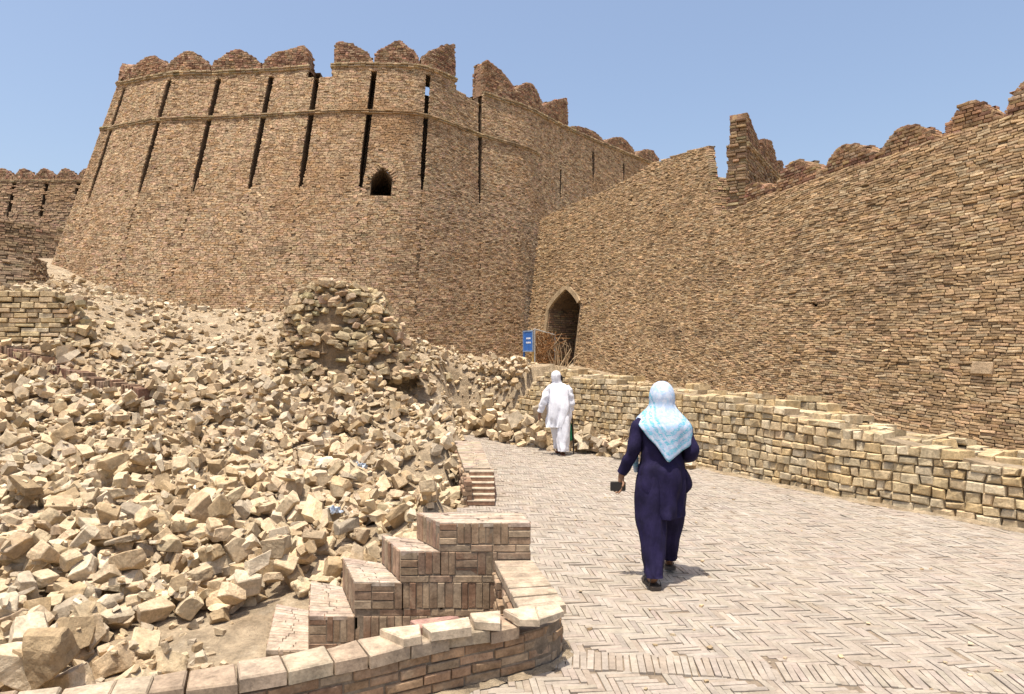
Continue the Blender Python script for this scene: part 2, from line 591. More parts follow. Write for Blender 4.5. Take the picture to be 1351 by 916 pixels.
def paving():
    wd, n = .037, 5
    ang = math.radians(6)
    ca, sa = math.cos(ang), math.sin(ang)
    ks, ms = np.arange(-520, 521), np.arange(-75, 76)
    K, M = np.meshgrid(ks, ms)
    K, M = K.ravel(), M.ravel()
    H = np.stack([K + n * M, K - n * M, np.full(len(K), n), np.ones(len(K))], 1).astype(float)
    Vv = np.stack([K + n * M + n, K - n * M + 1 - n, np.ones(len(K)), np.full(len(K), n)], 1).astype(float)
    A = np.vstack([H, Vv]) * wd
    A[:, 0] = -(A[:, 0] + A[:, 2])
    cen = A[:, :2] + A[:, 2:] / 2
    # pattern frame -> world, pivot near the front of the path
    wx = 2.0 + ca * (cen[:, 0]) - sa * (cen[:, 1])
    wy = 6.0 + sa * (cen[:, 0]) + ca * (cen[:, 1])
    keep = inside(PATH_POLY, wx, wy) & (wy > 2.2) & (np.abs(pxof(wx, wy) - CX) < 1500)
    # border band of bricks set side by side across the path (front), and two long joints
    line = lambda x, y: y - (3.62 + .105 * (x - 1.0) * -1)
    bandc = (np.abs(sa * 0 + (wy - (3.74 - .13 * (wx - 1.6)))) < .118)
    keep &= ~bandc
    A, cen = A[keep], cen[keep]
    hx, hy = A[:, 2] / 2, A[:, 3] / 2
    rot = np.full(len(A), ang)
    cx_, cy_ = wx[keep], wy[keep]
    # band bricks
    bx = np.arange(.2, 5.6, .039)
    by = 3.74 - .13 * (bx - 1.6)
    ib = inside(PATH_POLY, bx, by)
    bx, by = bx[ib], by[ib]
    cx_, cy_ = np.r_[cx_, bx], np.r_[cy_, by]
    hx, hy = np.r_[hx, np.full(len(bx), .0186)], np.r_[hy, np.full(len(bx), .118)]
    rot = np.r_[rot, np.full(len(bx), -.12)]
    N = len(cx_)
    gap = RNG.uniform(.0002, .0018, N)
    gap[RNG.random(N) < .12] = .0042
    sunk = RNG.random(N) < .02
    hx, hy = hx - gap, hy - gap
    rot = rot + RNG.normal(0, .017, N)
    c, s = np.cos(rot), np.sin(rot)
    tilt = RNG.normal(0, .012, (N, 2))
    z0 = .005 * (np.arange(N) >= N - len(bx)) - .005 * sunk + RNG.normal(0, .0024, N) + .004 * vnoise(cx_ * 2, cy_ * 2)
    cor = []
    for sx, sy in ((-1, -1), (1, -1), (1, 1), (-1, 1)):
        dx, dy = hx * sx * (1 + RNG.normal(0, .006, N)), hy * sy * (1 + RNG.normal(0, .006, N))
        cor.append(np.stack([cx_ + c * dx - s * dy, cy_ + s * dx + c * dy, z0 + tilt[:, 0] * dx + tilt[:, 1] * dy], 1))
    nrm = np.tile([0, 0, 1.], (N, 1))
    Vb = brick_verts(*cor, nrm, .035, 0.0, .0014)
    tn = tint_set(N, (.345, .293, .238), .045, .012, [(.322, .263, .206), (.368, .322, .267), (.325, .278, .23)], .3)
    size = np.maximum(hx, hy) / cy_
    vis = (cy_ > 3.38) & (pxof(cx_, cy_) < 1345) & (CAM_Z * FPX / cy_ + HORIZON < 912)
    order = np.argsort(-(size * vis))
    emit(Vb, tn, M_path, path, 300, order, 'brick', 'brick_paving')


paving()


# ------------------------------------------------------------------ wall surfaces
def spline(P, n):
    """Catmull-Rom through P (k,d), n samples, with parameter 0..k-1"""
    P = np.asarray(P, float)
    k = len(P)
    u = np.linspace(0, k - 1, n)
    i = np.minimum(u.astype(int), k - 2)
    t = (u - i)[:, None]
    Pm = np.vstack([2 * P[0] - P[1], P, 2 * P[-1] - P[-2]])
    p0, p1, p2, p3 = Pm[i], Pm[i + 1], Pm[i + 2], Pm[i + 3]
    return u, .5 * (2 * p1 + (p2 - p0) * t + (2 * p0 - 5 * p1 + 4 * p2 - p3) * t * t + (3 * p1 - p0 - 3 * p2 + p3) * t ** 3)


class Surf:
    """ruled wall face: bottom and top curves; P(s, w): s metres along, w 0..1 between the curves"""

    def __init__(self, bot, top, n=700):
        _, self.B = spline(bot, n)
        u, self.T = spline(top, n)
        mid = (self.B + self.T) / 2
        self.s = np.r_[0, np.cumsum(np.linalg.norm(np.diff(mid[:, :2], axis=0), axis=1))]
        self.u = u
        self.L = self.s[-1]

    def bt(self, s):
        s = np.asarray(s, float)
        B = np.stack([np.interp(s, self.s, self.B[:, k]) for k in range(3)], -1)
        T = np.stack([np.interp(s, self.s, self.T[:, k]) for k in range(3)], -1)
        return B, T

    def at_z(self, s, z):
        B, T = self.bt(s)
        w = ((z - B[..., 2]) / (T[..., 2] - B[..., 2]))[..., None]
        return B + (T - B) * w

    def at_w(self, s, w):
        B, T = self.bt(s)
        return B + (T - B) * np.asarray(w)[..., None]

    def normal(self, s):
        d = .15
        a, b = self.at_w(np.maximum(s - d, 0), np.full(np.shape(s), .5)), self.at_w(np.minimum(s + d, self.L), np.full(np.shape(s), .5))
        B, T = self.bt(s)
        n = np.cross(b - a, T - B)
        return n / np.linalg.norm(n, axis=-1, keepdims=True)

    def s_of_px(self, px, z, lo=None, hi=None):
        ss = np.linspace(0, self.L, 1500)
        p = self.at_z(ss, np.full(1500, z))
        q = pxof(p[:, 0], p[:, 1])
        if hi is not None:
            q[(ss > hi)] = 1e9
        if lo is not None:
            q[(ss < lo)] = 1e9
        return ss[np.argmin(np.abs(q - px))]

    def s_of_u(self, u):
        return np.interp(u, self.u, self.s)


def lay(surf, rows, course, mode, ok, blen=(.17, .3), gap=.012, prot=(.0, .03), bev=.008, back=.06, base=(.3, .2, .13), var=.2, hue=.03, extra=(), p=0., wob=.02, miss=.008, slo=0., shi=None, clip=None):
    """bricks row by row. mode 'z': rows are heights; mode 'w': rows are (w0,w1) between the curves. ok(s,z)->mask"""
    S0, S1, A0, A1 = [], [], [], []
    shi = shi if shi is not None else surf.L
    for r in rows:
        n = int((shi - slo) / blen[0]) + 2
        ln = RNG.uniform(blen[0], blen[1], n)
        e = slo + np.cumsum(ln) - RNG.uniform(0, blen[1])
        e = e[(e < shi)]
        S0.append(e[:-1])
        S1.append(e[1:])
        A0.append(np.full(len(e) - 1, r[0]))
        A1.append(np.full(len(e) - 1, r[1]))
    s0, s1, a0, a1 = map(np.concatenate, (S0, S1, A0, A1))
    k = RNG.random(len(s0)) > miss
    s0, s1, a0, a1 = s0[k], s1[k], a0[k], a1[k]
    sm = (s0 + s1) / 2
    if mode == 'z':
        zm = (a0 + a1) / 2
    else:
        zm = surf.at_w(sm, (a0 + a1) / 2)[:, 2]
    if clip is not None:
        s0, s1 = clip(s0, s1, zm)
        sm = (s0 + s1) / 2
    k = ok(sm, zm, s0, s1) & (s1 - s0 > .035) & (s0 > -.2) & (s1 < surf.L)
    s0, s1, a0, a1, sm, zm = s0[k], s1[k], a0[k], a1[k], sm[k], zm[k]
    N = len(sm)
    f = surf.at_z if mode == 'z' else surf.at_w
    sc_ = 1. if mode == 'z' else 1. / 5.
    wv = wob * sc_
    def wave(s, a):
        return a + wv * vnoise(s * 1.1, zm * .9, 1.) + wv * .5 * vnoise(s * 4, zm * 3, 4.)
    g = RNG.uniform(gap * .5, gap * 1.4, N)
    gv = RNG.uniform(gap * .4, gap * 1.1, N) * sc_
    j = lambda q: RNG.normal(0, q, N)
    tl = j(.006) * sc_
    c00 = f(s0 + g / 2 + j(.003), wave(s0, a0 + gv / 2 + tl))
    c10 = f(s1 - g / 2 + j(.003), wave(s1, a0 + gv / 2 - tl))
    c11 = f(s1 - g / 2 + j(.003), wave(s1, a1 - gv / 2 - tl))
    c01 = f(s0 + g / 2 + j(.003), wave(s0, a1 - gv / 2 + tl))
    nr = surf.normal(sm)
    nn = nr + RNG.normal(0, .05, nr.shape)
    nn /= np.linalg.norm(nn, axis=1, keepdims=True)
    pr = RNG.uniform(prot[0], prot[1], N) + (prot[1] - prot[0]) * .5 * vnoise(sm * 2.3, zm * 2.3, 3.)
    pr[RNG.random(N) < .03] += prot[1] * .8
    Vb = brick_verts(c00, c10, c11, c01, nn, back, pr, bev)
    tn = tint_set(N, base, var, hue, extra, p)
    return Vb, tn, sm, zm


def core(surf, breaks_s, rows_fn, hole, off, name, mat, parent, nz=14, smooth=False):
    """mortar surface OFF metres inside the face, with rectangular holes left open. rows_fn(s)->(lo,hi) arrays in z; hole(sm, zm)->mask"""
    ss = np.array(sorted(breaks_s))
    zl, zh = rows_fn(ss)
    n = surf.normal(ss)
    return ss, zl, zh, n


def pocket(poly, depth_vec, name, mat, parent, back=True, back_rows=None):
    """recess behind an opening: poly list of 3-D points round the mouth, pushed in by depth_vec"""
    n = len(poly)
    V = [tuple(p) for p in poly] + [tuple(np.array(p) + depth_vec) for p in poly]
    F = [[i, (i + 1) % n, n + (i + 1) % n, n + i] for i in range(n)]
    if back:
        F.append([n + i for i in range(n)])
    bm = bmesh.new()
    vs = [bm.verts.new(v) for v in V]
    for f in F:
        bm.faces.new([vs[i] for i in f])
    me = bpy.data.meshes.new(name)
    bm.to_mesh(me)
    bm.free()
    return link(name, me, mat, parent)


def core_mesh(surf, s_edges, z_edges_fn, hole, off, back_thick, name, mat, parent, open_back=None):
    """grid of cells; cells in HOLE dropped; extruded wall top"""
    V, F = [], []
    idx = {}
    S = list(s_edges)
    n = surf.normal(np.array(S))
    cols = []
    for i, s in enumerate(S):
        zz = z_edges_fn(s)
        P = surf.at_z(np.full(len(zz), s), np.array(zz)) - n[i] * off
        cols.append((zz, P))
    for i, (zz, P) in enumerate(cols):
        idx[i] = len(V)
        V += [tuple(p) for p in P]
    for i in range(len(S) - 1):
        za, zb = cols[i][0], cols[i + 1][0]
        for j in range(len(za) - 1):
            sm, zm = (S[i] + S[i + 1]) / 2, (za[j] + za[j + 1] + zb[j] + zb[j + 1]) / 4
            if hole(sm, zm):
                continue
            F.append([idx[i] + j, idx[i + 1] + j, idx[i + 1] + j + 1, idx[i] + j + 1])
    # top and back
    b0 = len(V)
    bt_fn = back_thick
    for i, (zz, P) in enumerate(cols):
        back_thick = bt_fn(S[i]) if callable(bt_fn) else bt_fn
        q = P[-1] - n[i] * back_thick
        q[2] = P[-1][2]
        V.append(tuple(q))
        q2 = q.copy()
        q2[2] = P[0][2] if back_thick > 2 else P[-1][2] - 1.6
        V.append(tuple(q2))
    for i in range(len(S) - 1):
        if abs(cols[i][1][-1][2] - cols[i + 1][1][-1][2]) > .12 or (callable(bt_fn) and bt_fn(S[i]) != bt_fn(S[i + 1])):
            continue
        F.append([idx[i] + len(cols[i][0]) - 1, idx[i + 1] + len(cols[i + 1][0]) - 1, b0 + 2 * i + 2, b0 + 2 * i])
        if open_back is None or not open_back((S[i] + S[i + 1]) / 2):
            F.append([b0 + 2 * i, b0 + 2 * i + 2, b0 + 2 * i + 3, b0 + 2 * i + 1])
    me = raw_mesh(name, np.array(V), F)
    return link(name, me, mat, parent)


# ------------------------------------------------------------------ great bastion (tower)
ZT = 10.87
gens = [((70, 348, 22.9), (160, 107, 23.4)), ((88, 352, 22.2), (167, 108, 23.1)), ((147, 387, 21.1), (226, 97, 22.4)), ((219, 403, 20.6), (291, 94, 22.3)),
        ((297, 409, 20.3), (360, 91, 22.1)), ((371, 413, 20.1), (420, 88.5, 21.8)), ((454, 432, 20.1), (495, 84, 21.7)), ((546, 455, 20.7), (566, 88, 22.0)),
        ((633, 470, 22.3), (634, 118, 23.9)), ((690, 479, 23.7), (690, 137, 25.2)), ((712, 479, 24.7), (714, 149, 26.1)), ((740, 480, 26.0), (740, 163, 27.2)),
        ((783, 480, 28.0), (783, 182, 29.0)), ((840, 480, 30.5), (840, 205, 31.5)), ((905, 480, 34), (905, 228, 35))]
lines = [(W(*a), W(*b)) for a, b in gens]
lines = [(np.array([-15.0, 28.5, 4]), np.array([-13.2, 28.5, ZT])), (np.array([-15.5, 25.6, 4]), np.array([-13.6, 25.8, ZT]))] + lines
ZB = 1.0
bot = [a + (b - a) * (ZB - a[2]) / (b[2] - a[2]) for a, b in lines]
top = [a + (b - a) * (ZT - a[2]) / (b[2] - a[2]) for a, b in lines]
TS = Surf(bot, top)
tower = empty('fort_bastion', W(450, 430, 21), 'massive round brick bastion with slotted parapet towering over the rubble slope', 'bastion')
slots = []          # (s0, s1, zlo, zhi, narrow at bottom)
for gi in range(3, 11):
    s = TS.s_of_u(gi)
    slots.append((s, .175, 6.85, 10.6))
slots.append((TS.s_of_u(13), .13, 7.85, 9.05))
slots.append((TS.s_of_u(14), .16, 8.9, 10.45))
slots.append((TS.s_of_px(823, 10, lo=TS.s_of_u(13)), .16, 9.5, 10.45))
win_s = TS.s_of_px(503.5, 7.0)
win = (win_s - .33, win_s + .33, 6.62, 7.42)
cover_z = lambda s: np.interp(s, [TS.s_of_u(2), TS.s_of_u(4), TS.s_of_u(6), TS.s_of_u(8), TS.s_of_u(10), TS.s_of_u(12)], [4.6, 3.6, 2.9, 2.2, 1.5, 1.3])
gap1 = (TS.s_of_px(406.5, 10.6), TS.s_of_px(438.5, 10.6))
gap2 = (TS.s_of_px(601, 10.6), TS.s_of_px(637.5, 10.6))


def t_top(s):
    s = np.asarray(s, float)
    z = np.full(s.shape, ZT)
    z = np.where((s > gap1[0]) & (s < gap1[1]), 10.44 + .03 * vnoise(s * 9), z)
    return np.where((s > gap2[0]) & (s < gap2[1]), 10.52 + .05 * vnoise(s * 9) - .1 * (s - gap2[0]), z)


def in_slot(sm, zm, s0=None, s1=None, grow=0.):
    r = np.zeros(np.shape(sm), bool)
    for (s, wd, z0, z1) in slots:
        hw = wd / 2 * np.clip(.45 + (zm - z0) / 1.2, .35, 1.) + grow
        if s0 is None:
            r |= (np.abs(sm - s) < hw) & (zm > z0) & (zm < z1)
        else:
            r |= (s0 < s + hw) & (s1 > s - hw) & (zm > z0) & (zm < z1)
    return r


def win_half(z):
    """half width of the pointed window at height z"""
    return np.where(z < 7.15, .31, np.clip(.31 * (7.46 - z) / .31, 0, .31) ** .8 * .31 ** .2)


def in_win(sm, zm):
    return (np.abs(sm - win_s) < win_half(zm)) & (zm > win[2]) & (zm < 7.46)


def tower_ok(sm, zm, s0, s1):
    k = (zm < t_top(sm) - .02) & (zm > cover_z(sm) - .5)
    k &= ~((s0 < win_s + win_half(zm)) & (s1 > win_s - win_half(zm)) & (zm > win[2]) & (zm < 7.46))
    return k & ~((zm > ZT - .13) & (t_top(sm) > ZT - .05) & False)


# cut bricks that straddle a slot: split them so that the slot edge is straight
def lay_tower():
    course = .054
    rows = [(z, z + course) for z in np.arange(ZB + .2, ZT, course)]
    segs = sorted(slots)
    edges = [0.] + [q for s in segs for q in (s[0],)] + [TS.L]
    Vs, Ts = [], []
    for i in range(len(edges) - 1):
        lo, hi = edges[i], edges[i + 1]
        if hi - lo < .1:
            continue
        left = next((q for q in segs if abs(q[0] - lo) < 1e-6), None)
        rightq = next((q for q in segs if abs(q[0] - hi) < 1e-6), None)

        def clip(s0, s1, zm):
            for q, sg in ((left, 1), (rightq, -1)):
                if q is None:
                    continue
                hw = q[1] / 2 * np.clip(.45 + (zm - q[2]) / 1.2, .35, 1.)
                m = (zm > q[2]) & (zm < q[3])
                if sg > 0:
                    s0 = np.where(m, np.maximum(s0, q[0] + hw + .012 * vnoise(zm * 40, zm * 3)), s0)
                else:
                    s1 = np.where(m, np.minimum(s1, q[0] - hw - .012 * vnoise(zm * 43, zm * 5)), s1)
            c = (s0 + s1) / 2
            return s0, np.where((c < lo) | (c >= hi), s0, s1)
        V_, t_, sm, zm = lay(TS, rows, course, 'z', tower_ok, blen=(.09, .18), gap=.009, prot=(-.004, .009), bev=.005, base=(.45, .315, .195), var=.125,
                             extra=[(.48, .355, .22), (.29, .19, .11), (.40, .255, .135)], p=.4, wob=.02, slo=lo - .3, shi=hi + .3, clip=clip)
        Vs.append(V_)
        Ts.append(t_)
    return np.concatenate(Vs), np.concatenate(Ts)


Vt, Tt = lay_tower()
emit(Vt, Tt, M_tower, tower)
# mortar core
se = set(np.arange(0, TS.L, .3)) | {TS.L}
for (s, wd, z0, z1) in slots:
    se |= {s - wd / 2, s + wd / 2}
for k in range(-8, 9):
    se.add(win_s + .31 * k / 8)
for g in (gap1, gap2):
    se |= {g[0] - .005, g[0] + .005, g[1] - .005, g[1] + .005}
se = sorted(se)
zcom = sorted({ZB, 2.5, 4, 5.5, 6.62, 6.85, 7.15, 7.2, 7.25, 7.3, 7.35, 7.4, 7.46, 7.85, 8.9, 9.05, 9.5, 10.0, 10.3})
zsl = lambda s: list(zcom) + [float(t_top(s)) - .02] if t_top(s) < 10.65 else list(zcom) + [10.6, ZT - .02]


def t_hole(sm, zm):
    return bool(in_slot(np.array(sm), np.array(zm))) or bool(in_win(np.array(sm), np.array(zm)))


def zsl2(s):
    tt = float(t_top(s)) - .02
    return list(zcom) + ([tt - .01, tt] if tt < 10.6 else [10.6, tt])


core_mesh(TS, se, zsl2, t_hole, .03, .75, 'mortar_core', M_mud, tower, open_back=lambda s: abs(s - TS.s_of_u(9)) < 1.3)
for (s, wd, z0, z1) in slots:
    a, b = s - wd / 2, s + wd / 2
    n = TS.normal(np.array([s]))[0]
    through = abs(s - TS.s_of_u(9)) < .01
    poly = [TS.at_z(np.array([q]), np.array([z]))[0] - n * .03 for q, z in ((a, z0), (b, z0), (b, z1), (a, z1))]
    dv = -n * .72
    if through:
        dv = np.array([poly[0][0], poly[0][1], 0]) / np.linalg.norm(poly[0][:2]) * .72
    pocket(poly, dv, 'slot', M_recess_shade, tower, back=not through)
    if through:       # the parapet slot is open to the sky near its head
        za, zb = 10.22, 10.5
        for (q0, q1) in ((z0, za), (zb, z1)):
            pl = [TS.at_z(np.array([q]), np.array([z]))[0] - n * .03 + dv for q, z in ((a, q0), (b, q0), (b, q1), (a, q1))]
            link('slot_back', raw_mesh('slot_back', np.array(pl), np.array([[0, 1, 2, 3]])), M_recess_shade, tower)
# window: dark chamber with a ring of thin voussoir bricks
n = TS.normal(np.array([win_s]))[0]
prof = [(-.31, 6.62), (.31, 6.62)] + [(float(win_half(np.array(z))), z) for z in np.linspace(7.15, 7.44, 7)] + [(0, 7.46)] + [(-float(win_half(np.array(z))), z) for z in np.linspace(7.44, 7.15, 7)]
wp = [TS.at_z(np.array([win_s + d]), np.array([z]))[0] - n * .02 for d, z in prof]
pocket(wp, -n * 4.5, 'window', M_recess_shade, tower)
vq = []
for sgn in (-1, 1):
    for z in np.linspace(7.12, 7.47, 6):
        d0 = float(win_half(np.array(min(z, 7.45))))
        q = np.array([win_s + sgn * (d0 + .02)])
        p0 = TS.at_z(q, np.array([z]))[0]
        dv = TS.at_z(q + sgn * .15, np.array([z + .11]))[0] - p0
        pv = TS.at_z(q - sgn * .022, np.array([z + .03]))[0] - p0
        vq.append([p0, p0 + dv, p0 + dv + pv, p0 + pv] if sgn > 0 else [p0, p0 + pv, p0 + pv + dv, p0 + dv])
vq = np.array(vq)
emit(brick_verts(vq[:, 0], vq[:, 1], vq[:, 2], vq[:, 3], np.tile(n, (len(vq), 1)), .1, .012, .004), tint_set(len(vq), (.44, .31, .19), .12), M_tower, tower, len(vq), name='voussoir')


def string_course(surf, zc, h, prot, s0, s1, parent, mat, skip=(), base=(.36, .27, .165)):
    L = []
    s = s0
    while s < s1:
        l = RNG.uniform(.16, .26)
        if not any(a < s + l / 2 < b for a, b in skip):
            L.append((s, s + l - .008))
        s += l
    L = np.array(L)
    q = np.concatenate([L, L])
    zz = np.r_[np.full(len(L), zc), np.full(len(L), zc + h * .5)]
    ex = np.r_[np.full(len(L), prot * .6), np.full(len(L), prot)]
    jz = RNG.normal(0, .006, len(q))
    c = [surf.at_z(q[:, a], zz + jz + d) for a, d in ((0, 0), (1, 0), (1, h * .5 - .005), (0, h * .5 - .005))]
    nr = surf.normal(q.mean(1))
    Vb = brick_verts(*c, nr, .08, ex + RNG.normal(0, .008, len(q)), .01)
    emit(Vb, tint_set(len(q), base, .15, .03), mat, parent, name='brick', mass='string_course')


string_course(TS, ZT - .14, .12, .085, 1., TS.L, tower, M_tower, [gap1, gap2])
string_course(TS, 9.2, .1, .075, 1., TS.s_of_u(11.9), tower, M_tower)
V, F = [], []
ss = np.linspace(0, TS.L, 80)
nn_ = TS.normal(ss)
pp = TS.at_z(ss, np.full(80, 9.0)) - nn_ * .74
pp[:, 2] = 9.3
qq = pp - nn_ * 4.0
link('wall_walk', raw_mesh('wall_walk', np.vstack([pp, qq]), np.array([[i, i + 1, 81 + i, 80 + i] for i in range(79)])), M_earth, tower)


def merlon(surf, outline, zbase, parent, thick=.5, course=.056, off=0., mat=M_merlon, base=(.36, .225, .14), lo=None, hi=None, zref=None):
    """outline in photo pixels on the wall face (left to right); built as solid brickwork standing on the wall top"""
    zr = zref if zref is not None else ZT
    pts = []
    for (px, py) in outline:
        s = surf.s_of_px(px, zr, lo, hi)
        p = surf.at_z(np.array([s]), np.array([zr]))[0]
        pts.append((s, zof(py, p[1])))
    pts = np.array(pts)
    s0, s1 = pts[:, 0].min(), pts[:, 0].max()
    if s1 - s0 < .05:
        s1 = s0 + .08
        pts[:, 0] = np.linspace(s0, s1, len(pts))
    zb = zbase if not callable(zbase) else float(zbase(np.array((s0 + s1) / 2)))
    ss = np.linspace(s0, s1, 26)
    order = np.argsort(pts[:, 0], kind='stable')
    prof = np.interp(ss, pts[order, 0], pts[order, 1])
    prof = np.maximum(prof, zb + .03)
    zbl = np.array([zb if not callable(zbase) else float(zbase(np.array(q))) for q in ss])
    nr = surf.normal(ss)
    # leaning like the face below it
    fr = surf.at_z(ss, zbl)
    m = empty('merlon', (0, 0, 0))
    m.parent = parent
    m.location = Vector(fr.mean(0)) - parent.location
    base_in = fr - nr * (off + .03)
    top_in = base_in.copy()
    top_in[:, 2] = prof - .03
    base_out = base_in - nr * thick
    base_out[:, 2] = base_in[:, 2]
    top_out = top_in - nr * thick
    top_out[:, 2] = top_in[:, 2]
    n = len(ss)
    base_in[:, 2] -= .1
    base_out[:, 2] -= .1
    V = np.vstack([base_in, top_in, top_out, base_out])
    F = []
    for i in range(n - 1):
        F += [[i, i + 1, n + i + 1, n + i], [n + i, n + i + 1, 2 * n + i + 1, 2 * n + i], [2 * n + i, 2 * n + i + 1, 3 * n + i + 1, 3 * n + i]]
    F += [[0, n, 2 * n, 3 * n], [n - 1, 4 * n - 1, 3 * n - 1, 2 * n - 1]]
    link('mortar_core', raw_mesh('mortar_core', V, F), mat, m).data.attributes.new('tint', 'FLOAT_COLOR', 'POINT').data.foreach_set('color', np.tile(np.array([*base, 1], np.float32), len(V)))
    # facing bricks: front, back, two ends, and cap bricks along the outline
    cs = []
    rows = np.arange(zb - .02 if not callable(zbase) else zbl.min(), prof.max() + course, course)
    for z in rows:
        s = s0 - RNG.uniform(0, .1)
        while s < s1:
            l = RNG.uniform(.09, .19)
            a, b = max(s, s0 - .01), min(s + l, s1 + .01)
            s += l
            if b - a < .05:
                continue
            mid = (a + b) / 2
            pz = np.interp(mid, ss, prof)
            bz = np.interp(mid, ss, zbl)
            if z + course * .4 > pz + RNG.normal(0, .012) or z < bz - .03:
                continue
            z1 = min(z + course, pz + .02)
            cs.append((a + .006, b - .006, z + .005, z1 - .005))
    if cs:
        cs = np.array(cs)
        for side, sgn in ((0, 1), (1, -1)):
            nrm = surf.normal(cs[:, :2].mean(1))
            sh = nrm * (off + (0 if side == 0 else thick + .06))
            def P(s, z):
                q = surf.at_z(s, np.interp(s, ss, zbl)) - sh
                q[:, 2] = z
                return q
            C = [P(cs[:, 0], cs[:, 2]), P(cs[:, 1], cs[:, 2]), P(cs[:, 1], cs[:, 3]), P(cs[:, 0], cs[:, 3])]
            if side:
                C = [C[1], C[0], C[3], C[2]]
            nh = nrm.copy()
            nh[:, 2] = 0
            nh /= np.linalg.norm(nh, axis=1, keepdims=True)
            Vb = brick_verts(*C, nh * sgn, .12, RNG.uniform(-.006, .014, len(cs)), .006)
            emit(Vb, tint_set(len(cs), base, .2, .05, [(.22, .12, .08), (.36, .26, .17)], .35), mat, m)
        # top bricks across the thickness
        d = np.gradient(prof, ss)
        L = []
        arc = np.r_[0, np.cumsum(np.hypot(np.diff(ss), np.diff(prof)))]
        a = 0
        while a < arc[-1] - .04:
            l = RNG.uniform(.045, .08)
            q0, q1 = np.interp([a, min(a + l, arc[-1]) - .01], arc, ss)
            zz0, zz1 = np.interp([a, min(a + l, arc[-1]) - .01], arc, prof)
            L.append((q0, q1, zz0, zz1))
            a += l
        L = np.array(L)
        sm = L[:, :2].mean(1)
        nrm = surf.normal(sm)
        for kk in range(3):
            f0, f1 = off + thick * kk / 3 + .004, off + thick * (kk + 1) / 3
            def P2(s, z, f):
                q = surf.at_z(s, np.interp(s, ss, zbl)) - nrm * f
                q[:, 2] = z
                return q
            C = [P2(L[:, 0], L[:, 2], f0), P2(L[:, 1], L[:, 3], f0), P2(L[:, 1], L[:, 3], f1), P2(L[:, 0], L[:, 2], f1)]
            up = np.cross(C[1] - C[0], C[3] - C[0])
            up /= np.linalg.norm(up, axis=1, keepdims=True) + 1e-9
            Vb = brick_verts(*C, up, .1, RNG.uniform(-.006, .012, len(L)), .006)
            emit(Vb, tint_set(len(L), base, .2, .05), mat, m)
    return m


mer = [[(154, 108), (158, 93), (162, 84), (168, 88), (171, 92)], [(172, 97), (176, 88), (185, 80), (196, 74), (203, 73.5), (212, 80), (217, 86), (218, 93)],
       [(219, 93), (221, 86), (232, 75), (243, 68), (252, 67), (262, 73), (272, 82), (277, 90)], [(279, 92), (281, 82), (295, 73), (310, 65), (318, 65), (330, 73), (341, 82), (344, 88)],
       [(347, 88), (350, 78), (362, 70), (378, 66), (392, 62), (402, 60), (406, 68), (406.5, 87)], [(441, 87), (441.5, 56), (452, 55), (463, 57), (475, 64), (484, 69), (490, 77), (492, 83)],
       [(494, 83), (495, 69), (508, 62), (520, 55), (528, 53), (538, 61), (550, 70), (553, 83)], [(562, 85), (563, 70), (575, 65), (588, 60), (600.5, 58), (601, 94)],
       [(637.5, 115), (638, 84), (644, 80), (652, 86), (661, 93), (670, 103), (677, 112), (679, 122)], [(680, 125), (682, 117), (690, 112), (697, 109), (704, 112), (710, 122), (715, 134), (717, 147)],
       [(718, 148), (719, 138), (727, 135), (738, 131), (749, 129), (750, 165)], [(752, 168), (756, 167), (766, 167), (776, 170), (786, 175), (794, 182), (798, 188)],
       [(800, 189), (803, 185), (812, 181), (821, 181), (828, 187), (836, 197), (838, 204)], [(841, 206), (846, 199), (855, 197), (862, 199), (870, 210)]]
far_hi = TS.s_of_u(2) - .25
for k, ol in enumerate(mer):
    merlon(TS, ol, ZT - .02, tower, lo=TS.s_of_u(1.6) if k < 2 else TS.s_of_u(2.5))

# ------------------------------------------------------------------ long curtain wall on the right
RB = RW_BASE.copy()
d = np.gradient(RB[:, :2], axis=0)
nin = np.stack([-d[:, 1], d[:, 0]], 1)
nin /= np.linalg.norm(nin, axis=1, keepdims=True)
nin = np.where((nin @ np.array([1., .2]))[:, None] > 0, nin, -nin)
REF = [(690, 310), (722, 303), (755, 297), (800, 291), (850, 286), (949, 280), (1050, 245), (1157, 208), (1240, 180), (1351, 145), (1500, 98), (1800, 5), (2300, -150)]
RT = np.zeros_like(RB)
for i in range(len(RB)):
    xy = RB[i, :2] + nin[i] * .62
    px = pxof(*xy)
    RT[i] = (*xy, zof(np.interp(px, [a for a, b in REF], [b for a, b in REF]), xy[1]))
RB2 = RB.copy()
drop = .18
RS = Surf(RB2, RT)
TOPU = np.array([(685, 316), (692, 310), (700, 298), (715, 285), (745, 271), (765, 262), (790, 251), (810, 240), (833, 228), (850, 214), (870, 207), (890, 200), (912, 192), (935, 187), (990, 178), (2300, 100)], float)
TOPLO = np.array([(685, 318), (700, 312), (755, 299), (800, 293), (850, 288), (949, 281), (960, 277), (1010, 257), (1050, 245), (1085, 232), (1157, 208), (1240, 180), (1351, 145), (1500, 98), (1800, 5), (2300, -150)], float)
rwall = empty('curtain_wall', W(950, 525, 14.6), 'long high eroded brick wall curving along the paved path, with pointed doorway', 'wall')
_s = np.linspace(0, RS.L, 900)
_B, _T = RS.bt(_s)
_p = _T[:, :2] + .0
_px = pxof(_p[:, 0], _p[:, 1])
r_up = zof(np.interp(_px, TOPU[:, 0], TOPU[:, 1]), _p[:, 1])
r_lo = zof(np.interp(_px, TOPLO[:, 0], TOPLO[:, 1]), _p[:, 1])
END_Z = np.linspace(4.5, 6.6, 12)
END_S = []
